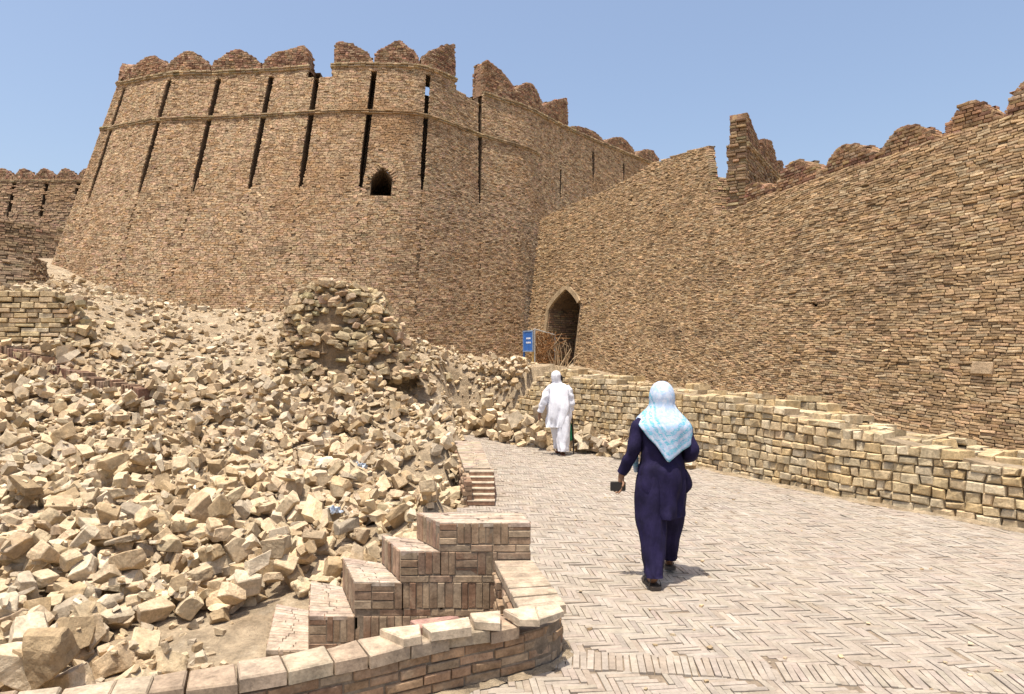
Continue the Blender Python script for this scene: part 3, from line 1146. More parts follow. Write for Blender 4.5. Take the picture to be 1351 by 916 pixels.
for z_ in END_Z:
    s_ = RS.s_of_px(945, z_)
    for _k in range(3):
        Y_ = RS.at_z(np.array([s_]), np.array([z_]))[0, 1]
        py_ = HORIZON - (z_ - CAM_Z) * FPX / Y_
        s_ = RS.s_of_px(float(np.interp(py_, [180, 188, 215, 240, 281, 300], [928, 932, 938, 941, 945, 947])), z_)
    END_S.append(s_)
END_S = np.array(END_S)
E_TOP = float(END_S.min())


def end_s(z):
    return np.interp(z, END_Z, END_S)


def r_top(s):
    return np.where(np.asarray(s) < E_TOP, np.interp(s, _s, r_up), np.interp(s, _s, r_lo))


def r_core(s):
    return np.where(np.asarray(s) < E_TOP - .4, np.interp(s, _s, r_up), np.interp(s, _s, r_lo))


# doorway
door_s = RS.s_of_px(741, 2.6)
dz0 = float(RS.bt(np.array([door_s]))[0][0, 2])
d_l, d_r = RS.s_of_px(722.5, 2.6), RS.s_of_px(760, 2.6)
dhw = (d_r - d_l) / 2
door_s = (d_l + d_r) / 2
YD = RS.bt(np.array([door_s]))[0][0, 1]
DZS, DZA = zof(407, YD), zof(381, YD)


def door_half(z):
    z = np.asarray(z, float)
    t = np.clip((z - DZS) / (DZA - DZS), 0, 1)
    return np.where(z < DZS, dhw, dhw * (1 - t ** 1.35))


def in_door(s, z, grow=0.):
    return (np.abs(s - door_s) < door_half(z - grow) + grow) & (z < DZA + grow)


HOLES = []
for (px, py) in [(712, 315), (833, 263), (1073, 402), (766, 420)]:
    s_ = RS.s_of_px(px, 5)
    for it in range(3):
        Yh = RS.at_z(np.array([s_]), np.array([zof(py, RS.bt(np.array([s_]))[0][0, 1])]))[0, 1]
        s_ = RS.s_of_px(px, zof(py, Yh))
    HOLES.append((s_, zof(py, Yh)))


def r_ok(sm, zm, s0, s1):
    k = (zm < np.interp(sm, _s, r_lo) - .015) | ((zm < np.interp(sm, _s, r_up) - .015) & (s1 < end_s(zm) + .03))
    e = np.minimum(np.abs(s0 - door_s), np.abs(s1 - door_s))
    e = np.where((s0 < door_s) & (s1 > door_s), 0, e)
    k &= ~((e < door_half(zm) + .09) & (zm < DZA + .16))
    for (hs, hz) in HOLES:
        k &= ~((np.abs(sm - hs) < .1) & (np.abs(zm - hz) < .05))
    return k


def r_fill(sm, zm, s0, s1):
    e = np.abs(sm - door_s)
    k = ((np.minimum(np.abs(s0 - door_s), np.abs(s1 - door_s)) < door_half(zm) + .09) | (e < .15)) & (zm < DZA + .16)
    k &= (e > door_half(zm - .07) + .1) | (zm > DZA + .08)
    return k


nrow = 112
rows = [(-.06 + i / nrow, -.06 + (i + 1) / nrow) for i in range(int(nrow * 1.6))]
kw = dict(gap=.009, prot=(-.006, .012), bev=.005, base=(.45, .31, .178), var=.145, hue=.02, extra=[(.47, .355, .22), (.30, .205, .115), (.38, .25, .13)], p=.4, wob=.022, miss=.01)
Va, Ta, sa_, za_ = lay(RS, rows, 0, 'w', r_ok, blen=(.11, .2), **kw)
Vc, Tc, sc2, zc2 = lay(RS, [r for r in rows if r[0] < .75], 0, 'w', r_fill, blen=(.08, .1), slo=d_l - .8, shi=d_r + .8, **kw)
Vr, Tr = np.concatenate([Va, Vc]), np.concatenate([Ta, Tc])
cen = Vr.mean(1)
cpx, cpy = pxof(cen[:, 0], cen[:, 1]), HORIZON - (cen[:, 2] - CAM_Z) * FPX / cen[:, 1]
vis = (cpx < 1335) & (cpy > 10) & (cpy < 590 - (1351 - cpx) * .17)
size = np.linalg.norm(Vr[:, 1] - Vr[:, 0], axis=1) / cen[:, 1]
emit(Vr, Tr, M_rwall, rwall, 300, np.argsort(-(size * vis)))
se = sorted(set(np.arange(0, RS.L, .25)) | {RS.L} | {door_s + dhw * k / 10 for k in range(-10, 11)} | {h[0] + q for h in HOLES for q in (-.06, .06)}
            | {E_TOP - .41, E_TOP - .39})
zfix = sorted({DZS, DZA} | {DZS + (DZA - DZS) * k / 10 for k in range(10)} | {h[1] + q for h in HOLES for q in (-.035, .035)})


def r_zs(s):
    zb = float(RS.bt(np.array([s]))[0][0, 2]) - .35
    zt = float(r_core(np.array(s))) - .02
    # the same number of rows in every column
    return [zb] + [min(max(z, zb + .001 * i), zt - .001 * (len(zfix) - i)) for i, z in enumerate(zfix)] + [zt]


def r_hole(sm, zm):
    if in_door(sm, zm):
        return True
    return any(abs(sm - h[0]) < .06 and abs(zm - h[1]) < .035 for h in HOLES)


core_mesh(RS, se, r_zs, r_hole, .035, lambda s: .3 if s < E_TOP - .4 else .95, 'mortar_core', M_mud, rwall)
nd = RS.normal(np.array([door_s]))[0]
nd[2] = 0
nd /= np.linalg.norm(nd)
prof = [(-dhw, dz0 - .2), (dhw, dz0 - .2)] + [(float(door_half(z)), z) for z in np.linspace(DZS, DZA - .01, 9)] + [(-float(door_half(z)), z) for z in np.linspace(DZA - .01, DZS, 9)]
pd = [RS.at_z(np.array([door_s + a]), np.array([z]))[0] - nd * .03 for a, z in prof]
pocket(pd, -nd * 2.6, 'doorway_passage', M_recess_shade, rwall)
# brick courses lining the far jamb of the passage
jb = []
j0 = RS.at_z(np.array([d_l]), np.array([dz0]))[0]
for z in np.arange(dz0, DZS + .1, .07):
    x = 0.
    while x < 2.3:
        l = RNG.uniform(.14, .26)
        jb.append((x, x + l - .014, z + .006, z + .062))
        x += l
jb = np.array(jb)
tdir = RS.at_z(np.array([d_r]), np.array([dz0]))[0] - j0
tdir[2] = 0
tdir /= np.linalg.norm(tdir)
def PJ(a, z):
    q = RS.at_z(np.full(len(a), d_l), z) - nd[None] * a[:, None]
    return q
C = [PJ(jb[:, 1], jb[:, 2]), PJ(jb[:, 0], jb[:, 2]), PJ(jb[:, 0], jb[:, 3]), PJ(jb[:, 1], jb[:, 3])]
emit(brick_verts(*C, np.tile(tdir, (len(jb), 1)), .03, RNG.uniform(.0, .025, len(jb)), .007), tint_set(len(jb), (.30, .20, .12), .18), M_rwall, rwall, mass='jamb_brickwork')
# plastered arch surround
ang = [(-dhw - .02, dz0 + 1.0)] + [(-float(door_half(z)) - .02, z) for z in np.linspace(DZS, DZA, 8)] + [(float(door_half(z)) + .02, z) for z in np.linspace(DZA - .03, DZS + .12, 5)]
Vv, Fv = [], []
for i, (a, z) in enumerate(ang):
    sg = -1 if a < 0 else 1
    k = 1.0 if a < .05 else .75
    for (da, dzz, dn) in ((0, 0, -.05), (0, 0, .055), (.15 * k * sg, .11 * k if z > DZS - .05 else 0, .05), (.17 * k * sg, .12 * k if z > DZS - .05 else 0, -.05)):
        Vv.append(RS.at_z(np.array([door_s + a + da]), np.array([z + dzz]))[0] + nd * dn)
for i in range(len(ang) - 1):
    for q in range(4):
        Fv.append([i * 4 + q, i * 4 + (q + 1) % 4, i * 4 + 4 + (q + 1) % 4, i * 4 + 4 + q])
Fv += [[0, 1, 2, 3], [len(Vv) - 4 + q for q in (3, 2, 1, 0)]]
link('arch_surround', raw_mesh('arch_surround', np.array(Vv), Fv), M_plaster, rwall)
for (hs, hz) in HOLES:
    n = RS.normal(np.array([hs]))[0]
    pocket([RS.at_z(np.array([hs + a]), np.array([hz + b]))[0] - n * .035 for a, b in ((-.06, -.035), (.06, -.035), (.06, .035), (-.06, .035))], -n * .3, 'putlog_hole', M_recess_shade, rwall)
# pale mortar patch
ps = RS.s_of_px(1300, 2)
Yp = RS.bt(np.array([ps]))[0][0, 1]
pz = zof(486, Yp + .15)
q = []
for a, b in ((-.14, -.085), (.13, -.09), (.14, .08), (-.12, .09)):
    q.append(RS.at_z(np.array([ps + a]), np.array([pz + b]))[0])
q = np.array(q)[None]
emit(brick_verts(q[:, 0], q[:, 1], q[:, 2], q[:, 3], RS.normal(np.array([ps])), .05, .05, .012), np.array([[.44, .32, .2]]), M_rwall, rwall, 1, name='mortar_patch')
# broken end of the taller stretch: brick ends across the wall's thickness
n = RS.normal(np.array([E_TOP]))[0]
n[2] = 0
n /= np.linalg.norm(n)
td = RS.at_z(np.array([E_TOP + .3]), np.array([6.]))[0] - RS.at_z(np.array([E_TOP]), np.array([6.]))[0]
td[2] = 0
td /= np.linalg.norm(td)
ze0 = float(np.interp(E_TOP + .3, _s, r_lo)) - .15
ze1 = float(np.interp(E_TOP, _s, r_up)) - .03


def end_depth(z):
    return .17 if z > ze0 + .55 * (ze1 - ze0) else .46


def PE(a, z):
    q = RS.at_z(end_s(z), z) - n[None] * np.asarray(a)[:, None]
    q[:, 2] = z
    return q


eb = []
for z in np.arange(ze0, ze1, .056):
    x, lim = -.01, end_depth(z) + RNG.uniform(-.03, .03)
    while x < lim - .04:
        l = min(RNG.uniform(.1, .2), lim - x)
        eb.append((x, x + l - .012, z + .005, min(z + .05, ze1)))
        x += l
eb = np.array(eb)
C = [PE(eb[:, 0], eb[:, 2]), PE(eb[:, 1], eb[:, 2]), PE(eb[:, 1], eb[:, 3]), PE(eb[:, 0], eb[:, 3])]
emit(brick_verts(*C, np.tile(td, (len(eb), 1)), .1, RNG.uniform(.0, .03, len(eb)), .006), tint_set(len(eb), (.38, .26, .15), .16), M_rwall, rwall, mass='broken_end_brickwork')
zz_ = np.r_[np.linspace(ze0 - .3, ze0 + .545 * (ze1 - ze0), 6), np.linspace(ze0 + .555 * (ze1 - ze0), ze1 - .02, 5)]
V = []
for z in zz_:
    dpt = end_depth(z) - .02
    a_ = PE(np.array([.035, dpt]), np.array([z, z])) - td * .01
    b_ = RS.at_z(np.full(2, E_TOP - .7), np.full(2, z)) - n[None] * np.array([[.035], [dpt]])
    b_[:, 2] = z
    V += [a_[0], a_[1], b_[1], b_[0]]
F = [[r * 4 + q, r * 4 + (q + 1) % 4, r * 4 + 4 + (q + 1) % 4, r * 4 + 4 + q] for r in range(len(zz_) - 1) for q in range(4)]
F.append([len(V) - 4 + q for q in range(4)])
link('mortar_core', raw_mesh('mortar_core', np.array(V), F), M_mud, rwall)

hum = [[(974, 273), (982, 252), (992, 243), (1003, 241), (1012, 245), (1022, 250), (1024, 262)], [(1023, 262), (1032, 232), (1043, 216), (1055, 212), (1070, 217), (1083, 225), (1086, 238)],
       [(1086, 238), (1095, 212), (1108, 195), (1122, 190), (1140, 193), (1155, 201), (1158, 215)], [(1158, 215), (1170, 190), (1185, 171), (1200, 165), (1222, 170), (1238, 181), (1241, 190)],
       [(1241, 190), (1255, 160), (1270, 138), (1285, 133), (1300, 139), (1316, 149), (1321, 162)], [(1322, 162), (1335, 128), (1351, 108), (1368, 97), (1390, 100), (1415, 113), (1424, 135)]]
RSM = Surf(RB2 + np.c_[nin * .42, np.zeros(len(RB))], RT + np.c_[nin * .42, np.zeros(len(RB))])
for ol in hum:
    merlon(RSM, ol, lambda s: r_top(np.array(s)) - .06, rwall, thick=.42, base=(.34, .21, .12), zref=5.3)

# ------------------------------------------------------------------ parapet fragment behind the curtain wall
frag = empty('parapet_fragment', (5.2, 16, 4.5), 'tall narrow broken stub of brick parapet standing up behind the long wall', 'ruin')
fb = [np.array([(985 - CX) / FPX * 15.5, 15.5, 4.0]), np.array([(1010 - CX) / FPX * 17.2, 17.2, 4.0]), np.array([(1034 - CX) / FPX * 19.0, 19.0, 4.0]), np.array([(1050 - CX) / FPX * 20.5, 20.5, 4.0])]
ft = [p + np.array([.02, .02, 2.5]) for p in fb]
FS = Surf(fb, ft, 200)
fs_end = FS.s_of_px(1034, 6)
fslot = FS.s_of_px(1020.5, 6)


def f_ok(sm, zm, s0, s1):
    return (zm < 6.5) & (sm < fs_end) & ~((np.abs(sm - fslot) < .09) & (zm < 6.3) & (zm > 5.2))


Vf, Tf, _, _ = lay(FS, [(z, z + .068) for z in np.arange(4.0, 6.5, .068)], 0, 'z', f_ok, blen=(.14, .26), gap=.014, prot=(-.01, .025), bev=.009, base=(.31, .21, .125), var=.2, extra=[(.38, .28, .18), (.22, .14, .09)], p=.35)
emit(Vf, Tf, M_rwall, frag)
fn = FS.normal(np.array([.5]))[0]
fn[2] = 0
fn /= np.linalg.norm(fn)
e0, e1 = FS.at_z(np.array([0.]), np.array([4.0]))[0] - fn * .03, FS.at_z(np.array([fs_end]), np.array([4.0]))[0] - fn * .03
ft_ = .36
V = []
for z in (3.6, 6.5):
    for p in (e0, e1, e1 - fn * ft_, e0 - fn * ft_):
        V.append((p[0], p[1], z))
link('mortar_core', raw_mesh('mortar_core', np.array(V), np.array([[0, 1, 5, 4], [1, 2, 6, 5], [2, 3, 7, 6], [3, 0, 4, 7], [4, 5, 6, 7]])), M_mud, frag)
string_course(FS, 6.42, .1, .06, 0., fs_end, frag, M_rwall)
# the toothed narrow end that faces the path
ee = []
for z in np.arange(3.9, 7.0, .068):
    wmax = .42 if z < 6.45 else .34
    x = -.02
    while x < wmax - .05:
        l = RNG.uniform(.14, .26)
        ee.append((x, min(x + l, wmax) - .014, z + .006, z + .06))
        x += l
ee = np.array(ee)
td = -(e1 - e0) / np.linalg.norm(e1 - e0)
def PF(a, z):
    q = e0[None] - fn[None] * a[:, None]
    q[:, 2] = z
    return q
C = [PF(ee[:, 1], ee[:, 2]), PF(ee[:, 0], ee[:, 2]), PF(ee[:, 0], ee[:, 3]), PF(ee[:, 1], ee[:, 3])]
emit(brick_verts(*C, np.tile(td, (len(ee), 1)), .12, RNG.uniform(.0, .06, len(ee)), .009), tint_set(len(ee), (.28, .19, .115), .2), M_rwall, frag, mass='broken_end_brickwork')
for ol in ([(985, 187), (985.3, 149), (988, 152), (994, 168), (1000, 182), (1004, 200)], [(1004.5, 207), (1005, 187), (1012, 184), (1018, 186), (1023, 203), (1027, 220)], [(1027.5, 232), (1028, 213), (1033.5, 213), (1034, 240)]):
    merlon(FS, ol, 6.5, frag, thick=.32, zref=6.5, base=(.29, .18, .11))
V, F = tube([FS.at_z(np.array([fslot]), np.array([z]))[0] + fn * .002 for z in (5.2, 6.28)], .05, 4)

# ------------------------------------------------------------------ far fort wall on the left
fw = empty('far_fort_wall', W(40, 300, 38), 'distant crenellated brick fort wall beyond the left edge of the bastion', 'wall')
fwb = [W(x - 30, 345, 36.5) for x in (-160, -60, 40, 200)]
fwt = [W(x, 238, 38) for x in (-160, -60, 40, 200)]
for a in fwb:
    a[2] = 5.0
FW = Surf(fwb, fwt, 200)
fslots = [FW.s_of_px(x, 11.2) for x in (-24, 18, 61, 103)]
zt2 = float(fwt[0][2])
def fw_ok(sm, zm, s0, s1):
    k = zm < zt2
    for s in fslots:
        k &= ~((np.abs(sm - s) < .11) & (zm > 9.4) & (zm < zt2 - .15))
    return k
Vf, Tf, _, _ = lay(FW, [(z, z + .085) for z in np.arange(8.2, zt2, .085)], 0, 'z', fw_ok, blen=(.2, .34), gap=.02, prot=(-.01, .03), bev=.012, base=(.37, .255, .16), var=.18)
emit(Vf, Tf, M_tower, fw)
ss = np.linspace(0, FW.L, 30)
nf = FW.normal(ss)
ed = sorted(set(ss) | {s + q for s in fslots for q in (-.1, .1)})
core_mesh(FW, ed, lambda s: [5.0, 9.4, zt2 - .15, zt2 - .01], lambda s, z: any(abs(s - q) < .1 for q in fslots) and 9.4 < z < zt2 - .15, .04, .8, 'mortar_core', M_mud, fw)
for s in fslots:
    n = FW.normal(np.array([s]))[0]
    pocket([FW.at_z(np.array([s + a]), np.array([z]))[0] - n * .04 for a, z in ((-.1, 9.4), (.1, 9.4), (.1, zt2 - .15), (-.1, zt2 - .15))], -n * .6, 'slot', M_recess_shade, fw)
string_course(FW, zt2 - .12, .13, .08, .2, FW.L, fw, M_tower)
for cx0 in (-54, -26, 2, 30.5, 58, 86, 114):
    merlon(FW, [(cx0 - 13.5, 236), (cx0 - 12, 232), (cx0 - 6, 225), (cx0, 221.5), (cx0 + 6, 225), (cx0 + 12, 232), (cx0 + 13.5, 236)], zt2 - .01, fw, zref=zt2, course=.085)
# projecting lower wall in front of it
pb = [W(-200, 350, 31), W(-60, 350, 30.5), W(40, 350, 31), W(130, 350, 32)]
for a in pb:
    a[2] = 4.2
pt = [W(-200, 278, 31.5), W(-60, 283, 31), W(40, 296, 31.5), W(130, 310, 32.5)]
PS = Surf(pb, pt, 200)
pr = [(i / 36, (i + 1) / 36) for i in range(36)]
low = empty('lower_fort_wall', W(0, 345, 31), 'darker lower brick wall in front of the distant crenellated wall', 'wall')
Vf, Tf, _, _ = lay(PS, pr, 0, 'w', lambda a, b, c, d: np.ones(len(a), bool), blen=(.2, .36), gap=.025, prot=(-.03, .05), bev=.012, base=(.28, .19, .115), var=.2)
emit(Vf, Tf, M_tower, low)
core_mesh(PS, np.linspace(0, PS.L, 24), lambda s: [4.0, float(PS.bt(np.array([s]))[1][0, 2])], lambda s, z: False, .04, 3.0, 'mortar_core', M_mud, low)

# curved stub wall, far left: face shade put into dark brick tint, dusty top
lb = [W(-160, 374, 18.4), W(-60, 374, 17.6), W(0, 374, 17.6), W(45, 372, 18.2), W(64, 368, 19.5), W(66, 366, 21)]
lt = [W(-160, 335, 18.9), W(-60, 330, 18.2), W(0, 331, 18.2), W(38, 337, 18.8), W(57, 344, 19.8), W(60, 346, 21)]
for a in lb:
    a[2] -= .4
stubw = empty('curved_stub_wall', W(0, 372, 18), 'low dark curved brick stub wall with dusty rounded top beside the bastion foot', 'wall')
LS = Surf(lb, lt, 200)
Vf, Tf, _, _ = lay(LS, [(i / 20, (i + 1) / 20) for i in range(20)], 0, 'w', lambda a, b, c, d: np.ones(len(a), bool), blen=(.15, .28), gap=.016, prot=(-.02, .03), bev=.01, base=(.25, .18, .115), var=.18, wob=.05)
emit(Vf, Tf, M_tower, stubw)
core_mesh(LS, np.linspace(0, LS.L, 30), lambda s: [float(LS.bt(np.array([s]))[0][0, 2]), float(LS.bt(np.array([s]))[1][0, 2])], lambda s, z: False, .035, 1.2, 'mortar_core', M_earth, stubw)

# ------------------------------------------------------------------ cream stone retaining wall beside the path
stw = empty('stone_retaining_wall', (3, 10.95, 0), 'low cream stone block wall with ragged stepped top edging the paved path', 'wall')


def stone_wall():
    st = []
    for wy, (off, extra, z_lo) in enumerate([(0., 0., 0.), (.3, .05, .3), (.62, .08, .5)]):
        z = -.03
        row = 0
        while z < 1.75:
            h = RNG.uniform(.085, .122)
            s = .16 + RNG.uniform(0, .2)
            while s < SW_len[-3]:
                l = RNG.uniform(.10, .235)
                m = s + l / 2
                tp = float(sw_top(np.array(m))) + extra * (.6 + .8 * vnoise(m * 2.1, wy * 3.)) + .02 * vnoise(m * 5, wy)
                if z + h * .65 < tp and (wy == 0 or z + 3.2 * h > tp) and not (m < 1.3 and wy > 0):
                    st.append((s + .004, s + l - RNG.uniform(.004, .014), z + .003, z + h - RNG.uniform(.003, .011), off, 0 if z + h * 1.8 < tp else 1))
                s += l
            z += h
            row += 1
    st = np.array(st)
    N = len(st)

    def P(s, z, off, z_ref):
        p = sw_at(s)
        d = sw_at(s + .1) - sw_at(s - .1)
        d /= np.linalg.norm(d, axis=1, keepdims=True)
        n = np.stack([d[:, 1], -d[:, 0]], 1)
        n = np.where((n @ np.array([-1., -.3]))[:, None] > 0, n, -n)
        q = p - n * (off + .07 * z)[:, None]
        wz = z + .016 * vnoise(s * 1.7, z * 2, 2.) * np.clip(z * 6, 0, 1)
        return np.c_[q, wz], n
    C = []
    for a, b in ((0, 2), (1, 2), (1, 3), (0, 3)):
        p, n = P(st[:, a] + RNG.normal(0, .008, N), st[:, b] + RNG.normal(0, .006, N), st[:, 4], 0)
        C.append(p)
    nr = np.c_[n, np.full(N, .05)]
    nr += RNG.normal(0, .06, nr.shape)
    nr /= np.linalg.norm(nr, axis=1, keepdims=True)
    # s grows towards the viewer: keep the front faces outward
    Vb = brick_verts(*C, nr, .26, RNG.uniform(-.012, .03, N), RNG.uniform(.009, .018, N))
    tn = tint_set(N, (.53, .405, .24), .08, .01, [(.57, .465, .31), (.485, .355, .19), (.51, .41, .26)], .5)
    cen = Vb.mean(1)
    px = pxof(cen[:, 0], cen[:, 1])
    size = np.linalg.norm(C[1] - C[0], axis=1) / cen[:, 1]
    vis = (px < 1340) & ((st[:, 4] == 0) | (st[:, 5] == 1))
    emit(Vb, tn, M_cream, stw, 300, np.argsort(-(size * vis)), 'stone_block', 'stonework')
    # dark joint core
    s = np.linspace(.3, SW_len[-3], 90)
    z1 = np.maximum(sw_top(s) - .05, .05)
    a0, _ = P(s, np.zeros(90), np.full(90, .05), 0)
    a1, _ = P(s, z1, np.full(90, .05), 0)
    b1, _ = P(s, z1, np.full(90, .95), 0)
    b0, _ = P(s, np.zeros(90), np.full(90, .95), 0)
    a1[:, 2] = b1[:, 2] = z1
    a0[:, 2] = b0[:, 2] = -.1
    V = np.vstack([a0, a1, b1, b0])
    F = [[r * 90 + i, r * 90 + i + 1, (r + 1) * 90 + i + 1, (r + 1) * 90 + i] for r in range(3) for i in range(89)]
    F += [[0, 90, 180, 270], [89, 359, 269, 179]]
    link('rubble_core', raw_mesh('rubble_core', V, F), M_earth, stw)


stone_wall()


# ------------------------------------------------------------------ front curved brick wall, return wall, steps, far parapet
def plane_bricks(P0, ex, ey, nrm, rects, back, prot, bev):
    """rects (a0,a1,b0,b1) in the plane P0 + a*ex + b*ey"""
    r = np.array(rects, float)
    P0, ex, ey, nrm = map(lambda q: np.array(q, float), (P0, ex, ey, nrm))
    c = [P0 + r[:, i][:, None] * ex + r[:, j][:, None] * ey for i, j in ((0, 2), (1, 2), (1, 3), (0, 3))]
    return brick_verts(*c, np.tile(nrm / np.linalg.norm(nrm), (len(r), 1)), back, np.broadcast_to(prot, len(r)) + RNG.normal(0, .0025, len(r)), bev)


BRICK_R = dict(base=(.32, .21, .13), var=.11, hue=.015, extra=[(.37, .27, .175), (.26, .155, .098), (.39, .295, .2)], p=.35)


def poly_len(P):
    return np.r_[0, np.cumsum(np.linalg.norm(np.diff(P, axis=0), axis=1))]


FRONT = np.array([(-3.6, 2.3), (-2.4, 2.62), (-1.8, 2.82), (-1.47, 2.93), (-1.26, 3.01), (-1.065, 3.10), (-.87, 3.2), (-.627, 3.327), (-.455, 3.43), (-.25, 3.545), (-.06, 3.645), (.1, 3.745), (.21, 3.83), (.285, 3.94), (.295, 4.05), (.275, 4.2)])
_, FRONT = spline(FRONT, 160)
FL = poly_len(FRONT)


def fr_at(s, inset=0.):
    s = np.asarray(s, float)
    p = np.stack([np.interp(s, FL, FRONT[:, k]) for k in (0, 1)], -1)
    d = np.stack([np.interp(s + .04, FL, FRONT[:, k]) - np.interp(s - .04, FL, FRONT[:, k]) for k in (0, 1)], -1)
    d /= np.linalg.norm(d, axis=-1, keepdims=True) + 1e-9
    n = np.stack([d[..., 1], -d[..., 0]], -1)
    return p - n * np.asarray(inset)[..., None], n


cw = empty('curved_brick_wall', (-.4, 3.5, 0), 'low curved brick wall with pale worn coping in front of the steps', 'wall')


def curved_wall():
    zt, ch = .215, .052
    rc = []
    z = -.6
    z = zt - 16 * ch
    while z < zt - .01:
        s = .3 - RNG.uniform(0, .2)
        while s < FL[-1]:
            l = RNG.uniform(.11, .24)
            rc.append((s, min(s + l, FL[-1]) - RNG.uniform(.004, .011), z + .004, z + ch - .004))
            s += l
        z += ch
    rc = np.array(rc)
    rc = rc[rc[:, 1] - rc[:, 0] > .03]
    N = len(rc)
    C = []
    for a, b in ((0, 2), (1, 2), (1, 3), (0, 3)):
        p, n = fr_at(rc[:, a], np.full(N, .012))
        C.append(np.c_[p, rc[:, b] + RNG.normal(0, .002, N) + .006 * vnoise(rc[:, a] * 3, rc[:, b] * 4)])
    _, n = fr_at(rc[:, :2].mean(1), np.zeros(N))
    Vb = brick_verts(*C, np.c_[n, np.zeros(N)], .1, RNG.uniform(-.006, .012, N), .005)
    tn = tint_set(N, **dict(BRICK_R, base=(.37, .235, .14)))
    cz = Vb.mean(1)
    vis = (HORIZON + (CAM_Z - cz[:, 2]) * FPX / cz[:, 1]) < 925
    order = np.r_[np.where(vis)[0], np.where(~vis)[0]]
    emit(Vb, tn, M_step, cw, min(int(vis.sum()), 300), order)
    # core
    s = np.linspace(.1, FL[-1], 120)
    a, n = fr_at(s, np.full(120, .02))
    b, _ = fr_at(s, np.full(120, .17))
    V = np.vstack([np.c_[a, np.full(120, -.6)], np.c_[a, np.full(120, zt)], np.c_[b, np.full(120, zt)], np.c_[b, np.full(120, -.6)]])
    F = [[r * 120 + i, r * 120 + i + 1, (r + 1) * 120 + i + 1, (r + 1) * 120 + i] for r in range(3) for i in range(119)] + [[119, 359 + 120, 359, 239]]
    link('mortar_core', raw_mesh('mortar_core', V, F), M_sand, cw)
    # coping bricks, laid flat across the wall
    s = .3
    cp = []
    while s < FL[-1] - .62:
        l = RNG.uniform(.13, .26)
        cp.append((s, s + l - RNG.uniform(.004, .012)))
        s += l
    cp = np.array(cp)
    N = len(cp)
    lift = RNG.normal(0, .007, N)
    C = []
    for a, ins in ((0, -.008), (1, -.008), (1, .185), (0, .185)):
        p, n = fr_at(cp[:, a], np.full(N, ins) + RNG.normal(0, .008, N))
        C.append(np.c_[p, np.full(N, zt + .06) + lift + RNG.normal(0, .003, N)])
    Vb = brick_verts(*C, np.tile([0, 0, 1.], (N, 1)), .062, 0.004, .007)
    emit(Vb, tint_set(N, (.42, .335, .24), .06, .015, [(.38, .285, .20)], .3), M_step, cw, N, name='coping_brick')


curved_wall()

# return wall running back to the steps
rw2 = empty('return_wall', (.1, 4.5, 0), 'short brick return wall with pale capping between the steps and the path', 'wall')
o0, o1 = np.array([.283, 4.1]), np.array([.135, 4.91])
i0, i1 = np.array([.045, 4.02]), np.array([-.105, 4.91])
V = np.array([(*o0, -.6), (*o1, -.6), (*i1, -.6), (*i0, -.6), (*o0, .225), (*o1, .225), (*i1, .225), (*i0, .225)])
V[:4, 2] = -.6
link('mortar_core', raw_mesh('mortar_core', V, np.array([[0, 1, 5, 4], [1, 2, 6, 5], [2, 3, 7, 6], [3, 0, 4, 7], [4, 5, 6, 7]])), M_sand, rw2)
Lr = np.linalg.norm(o1 - o0)
# inner face: toothed broken bricks
ex = np.r_[(i1 - i0) / np.linalg.norm(i1 - i0), 0]
rc = []
for z in np.arange(-.55, .2, .054):
    a = -.02
    while a < Lr:
        l = RNG.uniform(.09, .16)
        rc.append((a, min(a + l, Lr + .05) - .014, z + .004, z + .05))
        a += l
emit(plane_bricks((*i0, 0), ex, (0, 0, 1), (-ex[1], ex[0], 0), rc, .06, RNG.uniform(.0, .05, len(rc)), .006), tint_set(len(rc), **BRICK_R), M_step, rw2, len(rc))
rc = []
for z in np.arange(-.05, .2, .054):
    a = 0.
    while a < Lr:
        l = RNG.uniform(.16, .23)
        rc.append((a, min(a + l, Lr) - .008, z + .004, z + .05))
        a += l
ex2 = np.r_[(o1 - o0) / np.linalg.norm(o1 - o0), 0]
emit(plane_bricks((*o0, 0), ex2, (0, 0, 1), (ex2[1], -ex2[0], 0), rc, .06, .012, .005), tint_set(len(rc), **BRICK_R), M_step, rw2, len(rc))
cs = []
a = -.1
while a < Lr - .02:
    l = RNG.uniform(.05, .085)
    cs.append((a, a + l - .006))
    a += l
cs = np.array(cs)
cs = cs[cs[:, 1] < Lr + .03]
f = lambda t, A, B: np.c_[A[None] + (B - A)[None] * (t / Lr)[:, None], np.full(len(t), .272)]
C = [f(cs[:, 0], i0, i1) - [.02, 0, 0], f(cs[:, 0], o0, o1) + [.006, 0, 0], f(cs[:, 1], o0, o1) + [.006, 0, 0], f(cs[:, 1], i0, i1) - [.02, 0, 0]]
emit(brick_verts(*C, np.tile([0, 0, 1.], (len(cs), 1)), .05, RNG.normal(.004, .003, len(cs)), .005), tint_set(len(cs), (.43, .345, .25), .06, .015), M_step, rw2, len(cs), name='coping_brick')

